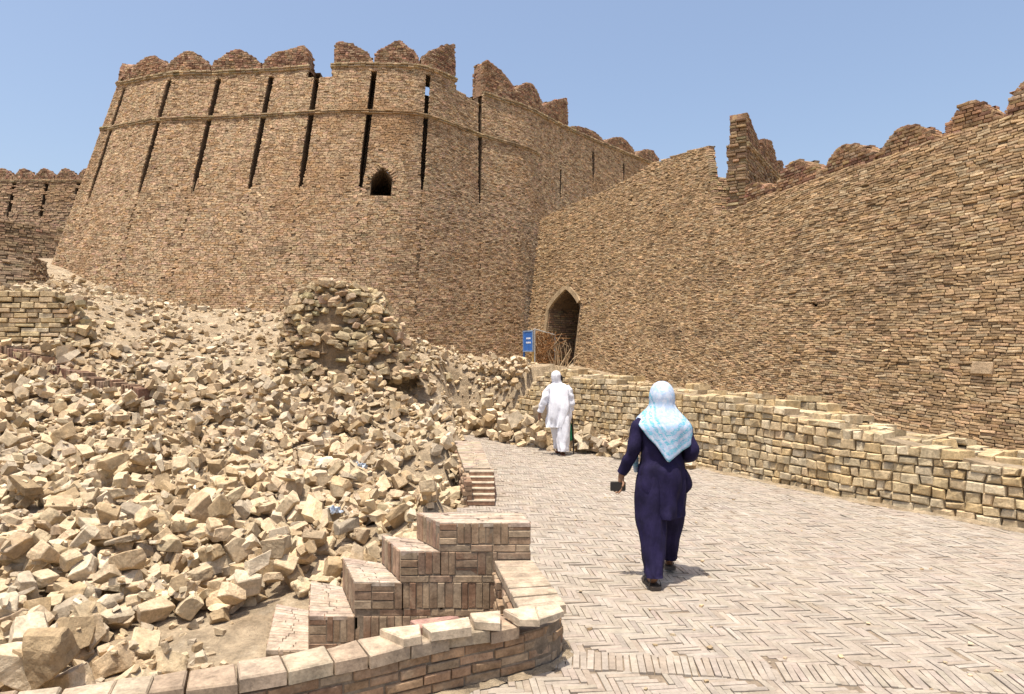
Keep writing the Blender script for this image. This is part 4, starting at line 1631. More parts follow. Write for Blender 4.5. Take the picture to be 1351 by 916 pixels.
# flight of steps
stp = empty('brick_steps', (-.7, 5.0, -.2), 'flight of brick steps descending from the path down to the rubble', 'steps')
ZS = [.53, .33, .116, -.12, -.36]
XF = [-.505, -.777, -1.10, -1.417, -1.72, -2.02]
XB, YB = [-.71, -1.0, -1.335, -1.63, -1.96, -2.3], [5.26, 5.39, 5.55, 5.71, 5.86, 6.0]
YF = 4.92
XR0, XRB = .13, .07
BR = []
for k in range(5):
    right = XR0 if k == 0 else XF[k - 1]
    rb, ryb = (XRB, 5.26) if k == 0 else (XB[k - 1], YB[k - 1])
    z0, z1 = -.8, ZS[k] - .012
    V = np.array([(XF[k] + .003, YF + .003, z0), (right - .006 * (k == 0) + .02 * (k > 0), YF + .003, z0), (rb, ryb - .006, z0), (XB[k] + .006, YB[k] - .006, z0)] + [(XF[k] + .003, YF + .003, z1), (right - .006 * (k == 0) + .02 * (k > 0), YF + .003, z1), (rb, ryb - .006, z1), (XB[k] + .006, YB[k] - .006, z1)])
    st = empty('step', (0, 0, 0))
    st.parent = stp
    st.location = Vector((XF[k], YF, z1)) - stp.location
    link('mortar_core', raw_mesh('mortar_core', V, np.array([[0, 1, 5, 4], [1, 2, 6, 5], [2, 3, 7, 6], [3, 0, 4, 7], [4, 5, 6, 7]])), M_sand, st)
    # front: a soldier course over a flat course; flat bricks stacked at the corner
    zr = ZS[k] - .006
    zb = ZS[k + 1] - .006 if k < 4 else -.62
    xr = XR0 if k == 0 else -.1
    fl = []
    zs_top, zs_bot = zr, zb + .052
    corner = .125
    for q in range(3):
        hh = (zs_top - zs_bot) / 3
        fl.append((XF[k], XF[k] + corner - .006, zs_bot + hh * q + .003, zs_bot + hh * (q + 1) - .003))
    x = XF[k] + corner
    while x < xr - .03:
        if k == 0 and x > xr - .16:
            for q in range(3):
                hh = (zs_top - zs_bot) / 3
                fl.append((x, xr, zs_bot + hh * q + .003, zs_bot + hh * (q + 1) - .003))
            break
        l = RNG.uniform(.045, .06)
        if RNG.random() < .05:
            for q in range(3):
                hh = (zs_top - zs_bot) / 3
                fl.append((x, x + .15, zs_bot + hh * q + .003, zs_bot + hh * (q + 1) - .003))
            x += .156
            continue
        fl.append((x, min(x + l, xr) - .005, zs_bot + .003 + RNG.uniform(0, .012), zs_top))
        x += l
    x = XF[k]
    while x < xr - .03:
        l = RNG.uniform(.15, .22)
        fl.append((x, min(x + l, xr) - .007, zb + .004, zs_bot - .004))
        x += l
    if k == 0:
        for zz in (zb - .054, zb - .108):
            fl.append((-.1, xr - .0, zz + .003, zz + .05))
    fl = [r for r in fl if r[1] - r[0] > .02]
    Vb = plane_bricks((0, YF, 0), (1, 0, 0), (0, 0, 1), (0, -1, 0), fl, .06, RNG.uniform(-.001, .006, len(fl)), .0028)
    tn = tint_set(len(fl), **dict(BRICK_R, base=(.31, .212, .138)))
    emit(Vb, tn, M_step, st, len(fl))
    # left riser: bricks on end
    A, B = np.array([XB[k], YB[k], 0]), np.array([XF[k], YF, 0])
    Lx = np.linalg.norm(B - A)
    rs, a = [], 0.
    while a < Lx - .02:
        l = RNG.uniform(.048, .062)
        rs.append((a, min(a + l, Lx) - .005, zb + .01, zr))
        a += l
    exx = (B - A) / Lx
    Vb = plane_bricks(A, exx, (0, 0, 1), (exx[1], -exx[0], 0), rs, .05, RNG.uniform(-.003, .006, len(rs)), .004)
    emit(Vb, tint_set(len(rs), **dict(BRICK_R, base=(.36, .235, .155))), M_step, st, len(rs))
    # tread: rows of thin bricks along the step
    a, rows_ = 0., []
    dep = 1.0
    L0 = math.hypot(XB[k] - XF[k], YB[k] - YF)
    tq = []
    while a < L0 - .03:
        l = RNG.uniform(.05, .062)
        f0, f1 = a / L0, min(a + l - .005, L0) / L0
        lft = lambda f: np.array([XF[k] + (XB[k] - XF[k]) * f, YF + (YB[k] - YF) * f])
        rgt = lambda f: np.array([right + (rb - right) * f, YF + (ryb - YF) * f])
        wds = np.linalg.norm(rgt(f0) - lft(f0))
        cuts = [0.] + ([RNG.uniform(.3, .7)] if wds < .45 else sorted(RNG.uniform(.15, .85, 2).tolist())) + [1.]
        for c0, c1 in zip(cuts[:-1], cuts[1:]):
            if (c1 - c0) * wds < .04:
                continue
            e = .003 / wds
            q = [lft(f0) + (rgt(f0) - lft(f0)) * (c0 + e), lft(f0) + (rgt(f0) - lft(f0)) * (c1 - e), lft(f1) + (rgt(f1) - lft(f1)) * (c1 - e), lft(f1) + (rgt(f1) - lft(f1)) * (c0 + e)]
            tq.append([np.r_[v, ZS[k]] for v in q])
        a += l
    tq = np.array(tq)
    Vb = brick_verts(tq[:, 0], tq[:, 1], tq[:, 2], tq[:, 3], np.tile([0, 0, 1.], (len(tq), 1)), .03, RNG.normal(0, .0015, len(tq)), .0025)
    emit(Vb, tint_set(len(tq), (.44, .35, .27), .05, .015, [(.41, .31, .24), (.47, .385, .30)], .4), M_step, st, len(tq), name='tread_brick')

# far parapet with stepped brick end
fp = empty('stepped_parapet', (-.5, 9, 0), 'far stretch of brick parapet whose end is stepped back brick by brick', 'wall')
pA, pB = np.array([-.51, 8.1]), np.array([-.2, 8.1])      # near left, near right
pC, pD = np.array([-.97, 11.9]), np.array([-.54, 11.9])   # far left, far right
hp = .3
def PP(f, side):
    return (pA + (pC - pA) * f) if side == 0 else (pB + (pD - pB) * f)
f0 = .175
V = []
for z in (-.5, hp):
    for p in (PP(f0 + .0, 0) + [.012, 0], PP(f0, 1) - [.012, 0], PP(1, 1) - [.012, 0], PP(1, 0) + [.012, 0]):
        V.append((*p, z))
link('mortar_core', raw_mesh('mortar_core', np.array(V), np.array([[0, 1, 5, 4], [1, 2, 6, 5], [2, 3, 7, 6], [3, 0, 4, 7], [4, 5, 6, 7]])), M_sand, fp)
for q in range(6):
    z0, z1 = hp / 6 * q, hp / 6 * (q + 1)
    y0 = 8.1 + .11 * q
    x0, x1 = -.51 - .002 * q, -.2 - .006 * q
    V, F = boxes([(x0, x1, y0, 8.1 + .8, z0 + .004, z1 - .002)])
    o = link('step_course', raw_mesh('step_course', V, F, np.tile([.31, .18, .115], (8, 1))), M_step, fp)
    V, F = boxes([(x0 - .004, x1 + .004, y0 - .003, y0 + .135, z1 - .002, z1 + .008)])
    link('lit_tread_strip', raw_mesh('lit_tread_strip', V, F, np.tile([.47, .38, .28], (8, 1))), M_step, fp)  # thin pale slab added: sunlit top of the course put into colour
A, B = np.r_[pC, 0], np.r_[pA, 0]
Lx = np.linalg.norm(B - A)
exx = (B - A) / Lx
rs = []
for z in np.arange(-.45, hp - .03, .056):
    a = 0.
    while a < Lx - .02:
        l = RNG.uniform(.1, .2)
        rs.append((a, min(a + l, Lx) - .014, z + .004, z + .052))
        a += l
Vb = plane_bricks(A, exx, (0, 0, 1), (exx[1], -exx[0], 0), rs, .05, RNG.uniform(-.01, .05, len(rs)), .006)
emit(Vb, tint_set(len(rs), **BRICK_R), M_step, fp, 0)
tq = []
f = f0 + .03
while f < .995:
    df = RNG.uniform(.05, .065) / 3.85
    a, b = PP(f, 0), PP(f, 1)
    c, dd = PP(f + df * .92, 1), PP(f + df * .92, 0)
    cut = RNG.uniform(.3, .7)
    for c0, c1 in ((0, cut - .01), (cut + .01, 1)):
        tq.append([np.r_[a + (b - a) * c0, hp + .02], np.r_[a + (b - a) * c1, hp + .02], np.r_[dd + (c - dd) * c1, hp + .02], np.r_[dd + (c - dd) * c0, hp + .02]])
    f += df
tq = np.array(tq)
emit(brick_verts(tq[:, 0], tq[:, 1], tq[:, 2], tq[:, 3], np.tile([0, 0, 1.], (len(tq), 1)), .035, RNG.normal(0, .002, len(tq)), .003), tint_set(len(tq), (.40, .32, .24), .07), M_step, fp, 0, mass='coping_brickwork')


# ------------------------------------------------------------------ loose bricks on the curved wall
def loose_brick(pts_px, z, h, tint_, label, rough_=.006):
    q = np.array([[(px - CX) / FPX * ((CAM_Z - z) * FPX / (py - HORIZON)), (CAM_Z - z) * FPX / (py - HORIZON), z] for px, py in pts_px])
    if np.cross(q[1] - q[0], q[3] - q[0])[2] < 0:
        q = q[::-1]
    c = q.mean(0)
    Vb = brick_verts(*[x[None] for x in q], np.array([[0, 0, 1.]]), h, 0.0, .006)[0]
    me = raw_mesh('loose_brick', Vb - c, np.vstack([QB, [[3, 2, 1, 0]]]), np.repeat(np.array(tint_)[None], 12, 0))
    o = link('loose_brick', me, M_step, None, c)
    return tag(o, label, 'brick', 'loose bricks on the curved wall')


loose_brick([(501, 829), (533, 842), (556, 838), (554, 823)], .325, .045, (.56, .45, .32), 'pale broken loose brick nearest the left on the curved wall coping')
loose_brick([(541, 818), (556, 827), (607, 815), (594, 811)], .325, .045, (.42, .24, .19), 'pinkish red loose brick half hidden behind a pale one')
loose_brick([(556, 823), (569, 833), (622, 826), (619, 815)], .335, .05, (.58, .47, .34), 'pale rectangular loose brick in front of the pinkish red one')
loose_brick([(620, 808), (626, 819), (660, 821), (660, 804)], .33, .045, (.57, .46, .33), 'pale stubby loose brick near the corner of the coping')
loose_brick([(664, 804), (686, 816), (712, 817), (706, 800)], .32, .04, (.57, .46, .33), 'broad pale loose brick slab at the turn of the coping')
loose_brick([(706, 800), (712, 816), (744, 805), (738, 797)], .318, .036, (.55, .45, .33), 'thin pale loose brick slab on the rounded corner of the coping')

# ------------------------------------------------------------------ rubble: stones dropped one by one on a height map
CELL = .05
hx_, hy_ = np.arange(-14.5, 3.0, CELL), np.arange(2.4, 23.5, CELL)
HX, HY = np.meshgrid(hx_, hy_, indexing='ij')
HM, _, _ = terrain(HX, HY)
HM = soften(HX, HY, np.clip(HM, -.8, 6), 28)
OWN = np.full(HM.shape, -1, np.int32)
STONES = []


def drop(x, y, k, R, s, tn, sink=.25, q=90):
    n, d = PROTO[k][0], PROTO[k][1]
    n2 = (n / s) @ R.T
    V = (PROTO[k][2] * s) @ R.T
    r = np.abs(V[:, :2]).max()
    i0, i1 = int((x - r - hx_[0]) / CELL), int((x + r - hx_[0]) / CELL) + 2
    j0, j1 = int((y - r - hy_[0]) / CELL), int((y + r - hy_[0]) / CELL) + 2
    if i0 < 0 or j0 < 0 or i1 >= HM.shape[0] or j1 >= HM.shape[1]:
        return None
    lx, ly = hx_[i0:i1, None] - x, hy_[None, j0:j1] - y
    up, dn = n2[:, 2] > 1e-3, n2[:, 2] < -1e-3
    topz = ((d[up, None, None] - n2[up, 0, None, None] * lx - n2[up, 1, None, None] * ly) / n2[up, 2, None, None]).min(0)
    botz = ((d[dn, None, None] - n2[dn, 0, None, None] * lx - n2[dn, 1, None, None] * ly) / n2[dn, 2, None, None]).max(0)
    m = topz > botz
    if m.sum() < 1:
        return None
    h = HM[i0:i1, j0:j1]
    z = np.percentile((h - botz)[m], q) - sink * CELL
    nt_ = topz + z
    b = m & (nt_ > h)
    h[b] = nt_[b]
    OWN[i0:i1, j0:j1][b] = len(STONES)
    STONES.append((k, R, np.array(s), np.array([x, y, z]), tn))
    return z


RUB = np.array([(-12.5, 13.2), (-7.5, 8), (-5.5, 5), (-4.4, 3.6), (-2.6, 3.05), (-1.75, 3.3), (-1.85, 4.3), (-2.3, 5.2), (-2.05, 6.05), (-1.3, 5.75), (-.8, 5.45), (-.8, 7.7), (-.62, 8.3), (-1.02, 11.9), (-1.4, 13.2), (-1.9, 14.6), (-3.0, 15.2), (-8, 15.0), (-11.5, 15.0)])
CLEAR = np.array([(-1.75, 4.2), (-2.9, 4.35), (-3.15, 5.0), (-2.75, 5.55), (-2.3, 5.6), (-1.9, 5.0)])       # bare sandy patch by the bottom step
rnd = random.Random(5)


def scatter(n, poly, size, tilt, q=88, cand=4, clear=None, on_end=.2):
    x0, x1, y0, y1 = poly[:, 0].min(), poly[:, 0].max(), poly[:, 1].min(), poly[:, 1].max()
    tn = stone_tint(n)
    c = 0
    tries = 0
    while c < n and tries < n * 30:
        tries += 1
        best = None
        for _ in range(cand):
            x, y = rnd.uniform(x0, x1), rnd.uniform(y0, y1)
            if not inside(poly, np.array([x]), np.array([y]))[0] or (clear is not None and inside(clear, np.array([x]), np.array([y]))[0]):
                continue
            i, j = int((x - hx_[0]) / CELL), int((y - hy_[0]) / CELL)
            if not (3 < i < HM.shape[0] - 3 and 3 < j < HM.shape[1] - 3):
                continue
            h = HM[i, j] - H0[i, j]
            if best is None or h < best[0]:
                best = (h, x, y)
        if best is None:
            continue
        s = size(best[1], best[2])
        tl = tilt if rnd.random() > on_end else .9
        R = np.array(Euler((rnd.gauss(0, tl), rnd.gauss(0, tl), rnd.uniform(0, 6.283))).to_matrix())
        sv = s * np.array([rnd.uniform(.85, 1.15), rnd.uniform(.8, 1.25), rnd.uniform(.5, 1.35)])
        drop(best[1], best[2], rnd.randrange(len(PROTO)), R, sv, tn[c], q=q)
        c += 1


H0 = HM.copy()
# dense bed of rubble
scatter(3900, RUB, lambda x, y: (.085 + .17 * rnd.random() ** 1.6) * (1.0 if y > 6.0 else 1.0) * (.86 if x > -2.2 and y > 8 else 1.), .42, clear=CLEAR, cand=5)
NEAR = np.array([(-4.6, 3.7), (-2.7, 3.1), (-1.85, 3.35), (-2.0, 3.9), (-3.0, 4.4), (-3.2, 5.2), (-2.3, 6.0), (-2.6, 7.2), (-6.0, 7.2), (-5.6, 5.2)])
scatter(420, NEAR, lambda x, y: .07 + .14 * rnd.random() ** 1.4, .4, clear=CLEAR, cand=6)
# larger blocks at the near left foot of the heap
for (px, py, s) in [(95, 885, .3), (150, 850, .26), (120, 815, .25), (200, 878, .27), (190, 835, .26), (40, 850, .28), (30, 893, .33), (262, 858, .2), (225, 868, .22), (10, 820, .26), (100, 835, .27), (65, 900, .3), (160, 895, .3),
                    (305, 800, .2), (280, 770, .22), (340, 790, .18), (240, 790, .2), (60, 770, .25), (165, 780, .24), (110, 760, .25), (20, 770, .25)]:
    z_ = -.32
    Y = (CAM_Z - z_) * FPX / (py - HORIZON)
    x = (px - CX) / FPX * Y
    if px < 200 and py > 880:
        Y = max(Y, 3.55)
    R = np.array(Euler((rnd.gauss(0, .5), rnd.gauss(0, .5), rnd.uniform(0, 6.28))).to_matrix())
    drop(x, Y, rnd.randrange(len(PROTO)), R, np.array([s * 1.0, s * .95, s * 1.05]), stone_tint(1)[0], q=85)
# row of fallen blocks along the far edge of the path
n_main = len(STONES)
ROW1 = np.array([(-1.5, 15.0), (-1.35, 16.2), (-.9, 16.3), (-.2, 15.4), (.35, 14.2), (.75, 13.2), (.55, 12.75), (.1, 13.3), (-.5, 14.0), (-1.0, 14.6)])
ROW1 = np.array([(-1.15, 16.2), (-.7, 15.35), (-.15, 14.3), (.45, 13.25), (.72, 13.05), (1.0, 13.6), (.6, 14.4), (.1, 15.4), (-.35, 16.3), (-.6, 17.2), (-1.5, 17.2)])
scatter(150, ROW1, lambda x, y: rnd.uniform(.16, .3), .3, cand=5, on_end=.05)
ROW2 = np.array([(1.05, 13.1), (1.5, 12.35), (2.1, 11.65), (2.35, 11.8), (1.9, 12.75), (1.2, 13.9)])
scatter(85, ROW2, lambda x, y: rnd.uniform(.13, .24), .3, cand=5, on_end=.05)
ROW3 = np.array([(2.45, 11.25), (2.85, 10.6), (3.05, 10.7), (2.75, 11.3)])
scatter(14, ROW3, lambda x, y: rnd.uniform(.14, .24), .2, cand=4, on_end=.0)
n_row = len(STONES)
# finer debris on the slope below the bastion
UP = np.array([(-15, 15.0), (-11, 14.8), (-7.5, 15.2), (-5.6, 15.4), (-3, 15.5), (-1.6, 15), (-.4, 17.3), (.6, 17.5), (.8, 21.0), (-.9, 21.8), (-3, 20.2), (-6.5, 19.7), (-9.5, 20.2), (-12, 21), (-13.8, 21.5)])
scatter(3400, UP, lambda x, y: .045 + .15 * rnd.random() ** 3.2 + (.02 if x < -7.5 and y < 17 else 0), .3, cand=3)
MOUND = np.array([(-.95, 16.2), (.1, 16.2), (.45, 17.0), (.2, 18.4), (-.8, 18.4)])
scatter(300, MOUND, lambda x, y: .06 + .11 * rnd.random(), .4, cand=3)
MID = np.array([(-3.4, 13.8), (-1.5, 12.6), (-1.05, 14.5), (-.9, 16.2), (-.6, 18.8), (-3.4, 18)])
scatter(420, MID, lambda x, y: .04 + .13 * rnd.random() ** 2.4, .35, cand=3)
n_up = len(STONES)
# chips between the blocks
scatter(5000, RUB, lambda x, y: .02 + .07 * rnd.random() ** 1.6, .5, cand=1, q=60)
scatter(320, CLEAR, lambda x, y: .012 + .07 * rnd.random() ** 2.5, .3, cand=1, q=60)

own = np.bincount(OWN[OWN >= 0].ravel(), minlength=len(STONES)).astype(float) * CELL ** 2
loc = np.array([s[3] for s in STONES])
PXS, PYS = pxof(loc[:, 0], loc[:, 1]), HORIZON + (CAM_Z - loc[:, 2]) * FPX / loc[:, 1]
siz = np.array([s[2].max() for s in STONES])
seen = (PXS > 8) & (PXS < 1343) & (PYS < 908)
score = own * seen / loc[:, 1] ** 2
main_i = np.argsort(-score[:n_main])[:270]
row_i = n_main + np.argsort(-score[n_main:n_row])[:28]
chosen = set(main_i.tolist()) | set(row_i.tolist())

ZONES = [(lambda x, y: y > 790 and x < 130, 'at the near left foot of the rubble heap'), (lambda x, y: y > 790 and x < 240, 'beside the sandy patch at the near foot of the heap'),
         (lambda x, y: y > 745 and x >= 240, 'at the heap edge just above the sandy patch'), (lambda x, y: x > 400 and y > 690, 'in the heap beside the third brick step'),
         (lambda x, y: x > 470 and y > 640, 'in the heap beside the top brick step'), (lambda x, y: x > 500 and y > 560, 'in the heap beside the stepped parapet'),
         (lambda x, y: x > 500, 'in the upper heap right below the masonry stub'), (lambda x, y: y < 545 and x > 330, 'in the upper heap below the ruined masonry stub'),
         (lambda x, y: y < 545 and x > 170, 'high in the heap below the debris slope'), (lambda x, y: y < 545, 'high in the heap below the coursed stone ruin'),
         (lambda x, y: y > 690 and x > 250, 'low in the middle of the heap'), (lambda x, y: y > 690 and x > 110, 'low in the left half of the heap'), (lambda x, y: y > 690, 'low at the left end of the heap'),
         (lambda x, y: y > 610 and x > 330, 'in the middle of the heap towards the steps'), (lambda x, y: y > 610 and x > 200, 'in the very middle of the heap'), (lambda x, y: y > 610 and x > 90, 'left of the middle of the heap'),
         (lambda x, y: y > 610, 'halfway up the heap at the left end'), (lambda x, y: x > 330, 'two thirds up the heap towards the parapet'), (lambda x, y: x > 160, 'two thirds up the middle of the heap'), (lambda x, y: True, 'two thirds up the left of the heap')]
ORD = ['largest', 'second largest', 'third largest', 'fourth largest', 'fifth largest', 'sixth largest', 'seventh largest', 'eighth largest', 'ninth largest', 'tenth largest', 'eleventh largest', 'twelfth largest', 'thirteenth largest', 'fourteenth largest', 'fifteenth largest', 'sixteenth largest', 'smallest']


def describe(i):
    k, R, s, l, tn = STONES[i]
    r, g, b = tn
    tone = 'grey-buff' if b / r > .58 else ('pale cream' if r > .53 else ('ochre' if b / r < .43 and r < .47 else 'tan'))
    ext = sorted((np.ptp(PROTO[k][2], axis=0) * s).tolist())
    shape = 'slab' if ext[0] < .48 * ext[2] else ('long block' if ext[1] < .68 * ext[2] else 'block')
    return tone, shape


bucket = {}
for i in list(main_i) + list(row_i):
    tone, shape = describe(i)
    if i >= n_main:
        x = PXS[i]
        zone = 'at the wall foot left of the white-clad person' if x < 745 else ('at the wall foot between the two people' if x < 860 else 'at the wall foot right of the navy-clad person')
    else:
        zone = next(t for f_, t in ZONES if f_(PXS[i], PYS[i]))
    bucket.setdefault((tone, shape, zone), []).append(i)
for (tone, shape, zone), ids in bucket.items():
    ids.sort(key=lambda i: -score[i])
    for r, i in enumerate(ids):
        lead = ('' if len(ids) == 1 else ORD[min(r, 16)] + ' ')
        o = stone_object(STONES[i], 'rubble_stone' if i < n_main else 'fallen_stone')
        tag(o, f'{lead}{tone} {shape} {zone}', 'stone', 'rubble stones in the heap' if i < n_main else 'fallen stones along the wall foot')
rest = [STONES[i] for i in range(n_main) if i not in chosen]
tag(join_stones(rest, 'rubble_heap', M_stone_m), 'the mass of smaller tan broken stones making up the heap', 'rubble')
tag(join_stones([STONES[i] for i in range(n_main, n_row) if i not in chosen], 'wall_foot_rubble', M_stone_m), 'smaller fallen stones lying along the foot of the stone wall', 'rubble')
tag(join_stones(STONES[n_row:n_up], 'slope_debris', M_stone_m), 'fine broken stone debris covering the slope below the bastion', 'rubble')
tag(join_stones(STONES[n_up:], 'stone_chips', M_stone_m), 'small stone chips scattered between the rubble blocks and on the sandy patch', 'gravel')


def ground_h(x, y):
    i, j = int((x - hx_[0]) / CELL), int((y - hy_[0]) / CELL)
    return float(HM[i, j])


# ------------------------------------------------------------------ ruined masonry stub in the middle of the slope
stub = empty('ruined_masonry_stub', W(455, 492, 15.6), 'rough ruined stub of rubble masonry standing in front of the bastion', 'ruin')
OUTL = np.array([(358, 492), (362, 470), (364, 440), (370, 418), (378, 402), (388, 388), (398, 378), (412, 374), (440, 372), (450, 378), (470, 382), (490, 384), (500, 392), (505, 402), (518, 415), (524, 430), (532, 447), (540, 465), (545, 480), (560, 492)], float)
YS_ = 15.6


def stub_mass():
    zb = zof(500, YS_)
    Z = np.linspace(zb, zof(374, YS_), 15)
    li = np.interp(Z, [zof(p[1], YS_) for p in OUTL[:9]], [(p[0] - CX) / FPX * YS_ for p in OUTL[:9]])
    ri = np.interp(Z, [zof(p[1], YS_) for p in OUTL[9:][::-1]], [(p[0] - CX) / FPX * YS_ for p in OUTL[9:][::-1]])
    nth = 40
    V = []
    for i, z in enumerate(Z):
        cxx, hw = (li[i] + ri[i]) / 2, (ri[i] - li[i]) / 2 - .1
        f = i / 14
        dy = .95 - .45 * f
        for k in range(nth):
            th = 2 * math.pi * k / nth
            c_, s_ = math.cos(th), math.sin(th)
            e = 2 / 2.8
            x = cxx + hw * math.copysign(abs(c_) ** e, c_)
            y = YS_ + .35 + dy * math.copysign(abs(s_) ** e, s_)
            q = Vector((x * 2.3, y * 2.3, z * 2.3))
            a = mnoise.noise(q) * .14 + mnoise.noise(q * 2.6) * .08
            V.append((x + a * c_, y + a * s_, z + (mnoise.noise(q * 1.7 + Vector((9, 0, 0))) * .06 if i < 14 else -.05 + mnoise.noise(q * 2) * .1)))
    F = [[i * nth + k, i * nth + (k + 1) % nth, (i + 1) * nth + (k + 1) % nth, (i + 1) * nth + k] for i in range(14) for k in range(nth)]
    F.append([14 * nth + k for k in range(nth)])
    V = np.array(V)
    link('earth_core', raw_mesh('earth_core', V - np.array(stub.location), F), M_earth_stub, stub, np.array(stub.location))
    # stones bedded all over it
    G = V.reshape(15, nth, 3)
    items = []
    for n_ in range(900):
        i, k = rnd.uniform(0, 13.9), rnd.uniform(0, nth)
        i0, k0 = int(i), int(k) % nth
        fi, fk = i - int(i), k - int(k)
        p = (G[i0, k0] * (1 - fk) + G[i0, (k0 + 1) % nth] * fk) * (1 - fi) + (G[min(i0 + 1, 14), k0] * (1 - fk) + G[min(i0 + 1, 14), (k0 + 1) % nth] * fk) * fi
        if p[1] > YS_ + .6 and i < 12:
            continue
        s = rnd.uniform(.1, .3) * (1. if i > 4 else .95)
        R = np.array(Euler((rnd.gauss(0, .25), rnd.gauss(0, .25), rnd.uniform(0, 6.28))).to_matrix())
        out = np.array([p[0] - G[i0, :, 0].mean(), p[1] - YS_ - .35, 0])
        out /= np.linalg.norm(out) + 1e-6
        items.append((rnd.randrange(len(PROTO)), R, s * np.array([1.1, 1.0, .8]), p + out * rnd.uniform(-.02, .07) + np.array([0, 0, .03]), tint_set(1, (.43, .33, .205), .14, .03)[0]))
    top_r = []
    for n_ in range(70):
        th = rnd.uniform(0, 6.28)
        r_ = rnd.random() ** .5
        p = G[14].mean(0) + (G[14, int(th / 6.2832 * nth) % nth] - G[14].mean(0)) * r_
        s = rnd.uniform(.12, .26)
        R = np.array(Euler((rnd.gauss(0, .3), rnd.gauss(0, .3), rnd.uniform(0, 6.28))).to_matrix())
        items.append((rnd.randrange(len(PROTO)), R, s * np.array([1.2, 1.0, .8]), p + np.array([0, 0, .04]), tint_set(1, (.46, .36, .225), .12, .03)[0]))
    front = sorted(range(len(items)), key=lambda q: -(items[q][2].max() * (1 if items[q][3][1] < YS_ + .25 else .2)))
    for q in front[:180]:
        stone_object(items[q], 'stone', stub)
    join_stones([items[q] for q in front[180:]], 'small_stonework', M_stone_m, stub)


M_earth_stub = masonry('ruin_earth', 'const', (.27, .195, .12), stains=[(DK, 2.5, .5, .7, .5, None)], fine=28, bdist=.04, bump=1.0)
stub_mass()

# ------------------------------------------------------------------ coursed cream stone ruin at far left
csr = empty('coursed_stone_ruin', W(50, 440, 14.7), 'fragment of coursed cream stone walling half buried at the top of the heap', 'ruin')


def coursed():
    items = []
    Y0 = 14.75
    cols = []
    z_hi, z_lo = zof(392, Y0), zof(465, Y0)
    z = z_lo
    r = 0
    while z < z_hi:
        h = RNG.uniform(.092, .125)
        f = (z - z_lo) / (z_hi - z_lo)
        px_r = np.interp(f, [0, .45, .75, 1], [106, 98, 92, 80]) + RNG.uniform(-11, 9)
        px_l = -70 if f < .85 else 10
        x = (px_l - CX) / FPX * Y0 - RNG.uniform(0, .2)
        x1 = (px_r - CX) / FPX * Y0
        while x < x1 - .08:
            l = RNG.uniform(.18, .38)
            if RNG.random() > .05:
                cols.append((x + .006, min(x + l, x1) - .014, z + .006 + RNG.normal(0, .006), z + h - .012 + RNG.normal(0, .006)))
            x += l
        z += h
    cols = np.array(cols)
    Vb = plane_bricks((0, Y0, 0), (1, .12, 0), (0, .12, 1), (.12, -1, .12), cols, .25, RNG.uniform(-.03, .05, len(cols)), .011)
    # the plane leans with x: shift so that x=-10 sits at Y0
    Vb[:, :, 1] += 1.05
    Vb[:, :, 1] -= .35
    emit(Vb, tint_set(len(cols), (.50, .38, .23), .10, .015, [(.53, .44, .3), (.43, .32, .18)], .4), M_cream, csr, len(cols), name='stone_block')
    xr = (92 - CX) / FPX * Y0
    V, F = boxes([(xr - 3.2, xr - .6, Y0 + .12, Y0 + 1.3, z_lo - .6, z_hi - .1)])
    V[:, 1] += (V[:, 0] + 9.4) * .12
    link('earth_core', raw_mesh('earth_core', V, F), M_earth, csr)


coursed()
# loose blocks capping the coursed ruin and its broken right end
cap = []
for n_ in range(95):
    px, py = rnd.uniform(-30, 122), rnd.uniform(386, 404)
    if px > 84:
        py = rnd.uniform(392, 462)
    Y = 14.85 + rnd.uniform(-.1, .35)
    p = W(px, py, Y)
    R = np.array(Euler((rnd.gauss(0, .3), rnd.gauss(0, .3), rnd.uniform(0, 6.28))).to_matrix())
    cap.append((rnd.randrange(len(PROTO)), R, rnd.uniform(.14, .34) * np.array([1.1, 1, .85]), p, tint_set(1, (.48, .38, .24), .14, .03)[0]))
join_stones(cap, 'broken_stonework', M_stone_m, csr)

# red brick kerb half buried across the heap
kb = empty('buried_brick_kerb', W(100, 480, 13.4), 'line of dark red bricks on edge half buried across the upper heap', 'kerb')
A, B = W(8, 464, 14.3), W(196, 494, 13.2)
Lk = np.linalg.norm(B - A)
exk = (B - A) / Lk
rs, a = [], 0.
while a < Lk:
    l = RNG.uniform(.055, .085)
    g = 0 if (a % 1.4) < 1.05 else .08
    hgt = .16 + .05 * vnoise(np.array(a * 3.)) - g
    q_ = A + exk * a
    i_, j_ = int((q_[0] - hx_[0]) / CELL), int((q_[1] - .2 - hy_[0]) / CELL)
    gz = float(np.percentile(HM[max(i_ - 6, 0):i_ + 7, j_ - 5:j_ + 3], 55)) - q_[2]
    if RNG.random() > .08 and not 1.1 < a < 1.3:
        rs.append((a, a + l - .006, gz - .3, gz + .21 + .03 * float(vnoise(np.array(a * 3.))) + .012 * RNG.random()))
    a += l
nk = np.cross(exk, (0, 0, 1))
exk = exk * 1.0
Vb = plane_bricks(A, exk, (0, 0, 1), nk, rs, .16, RNG.uniform(.1, .16, len(rs)), .008)
emit(Vb, tint_set(len(rs), (.21, .125, .085), .14, .04, [(.3, .19, .12)], .2), M_step, kb, len(rs))

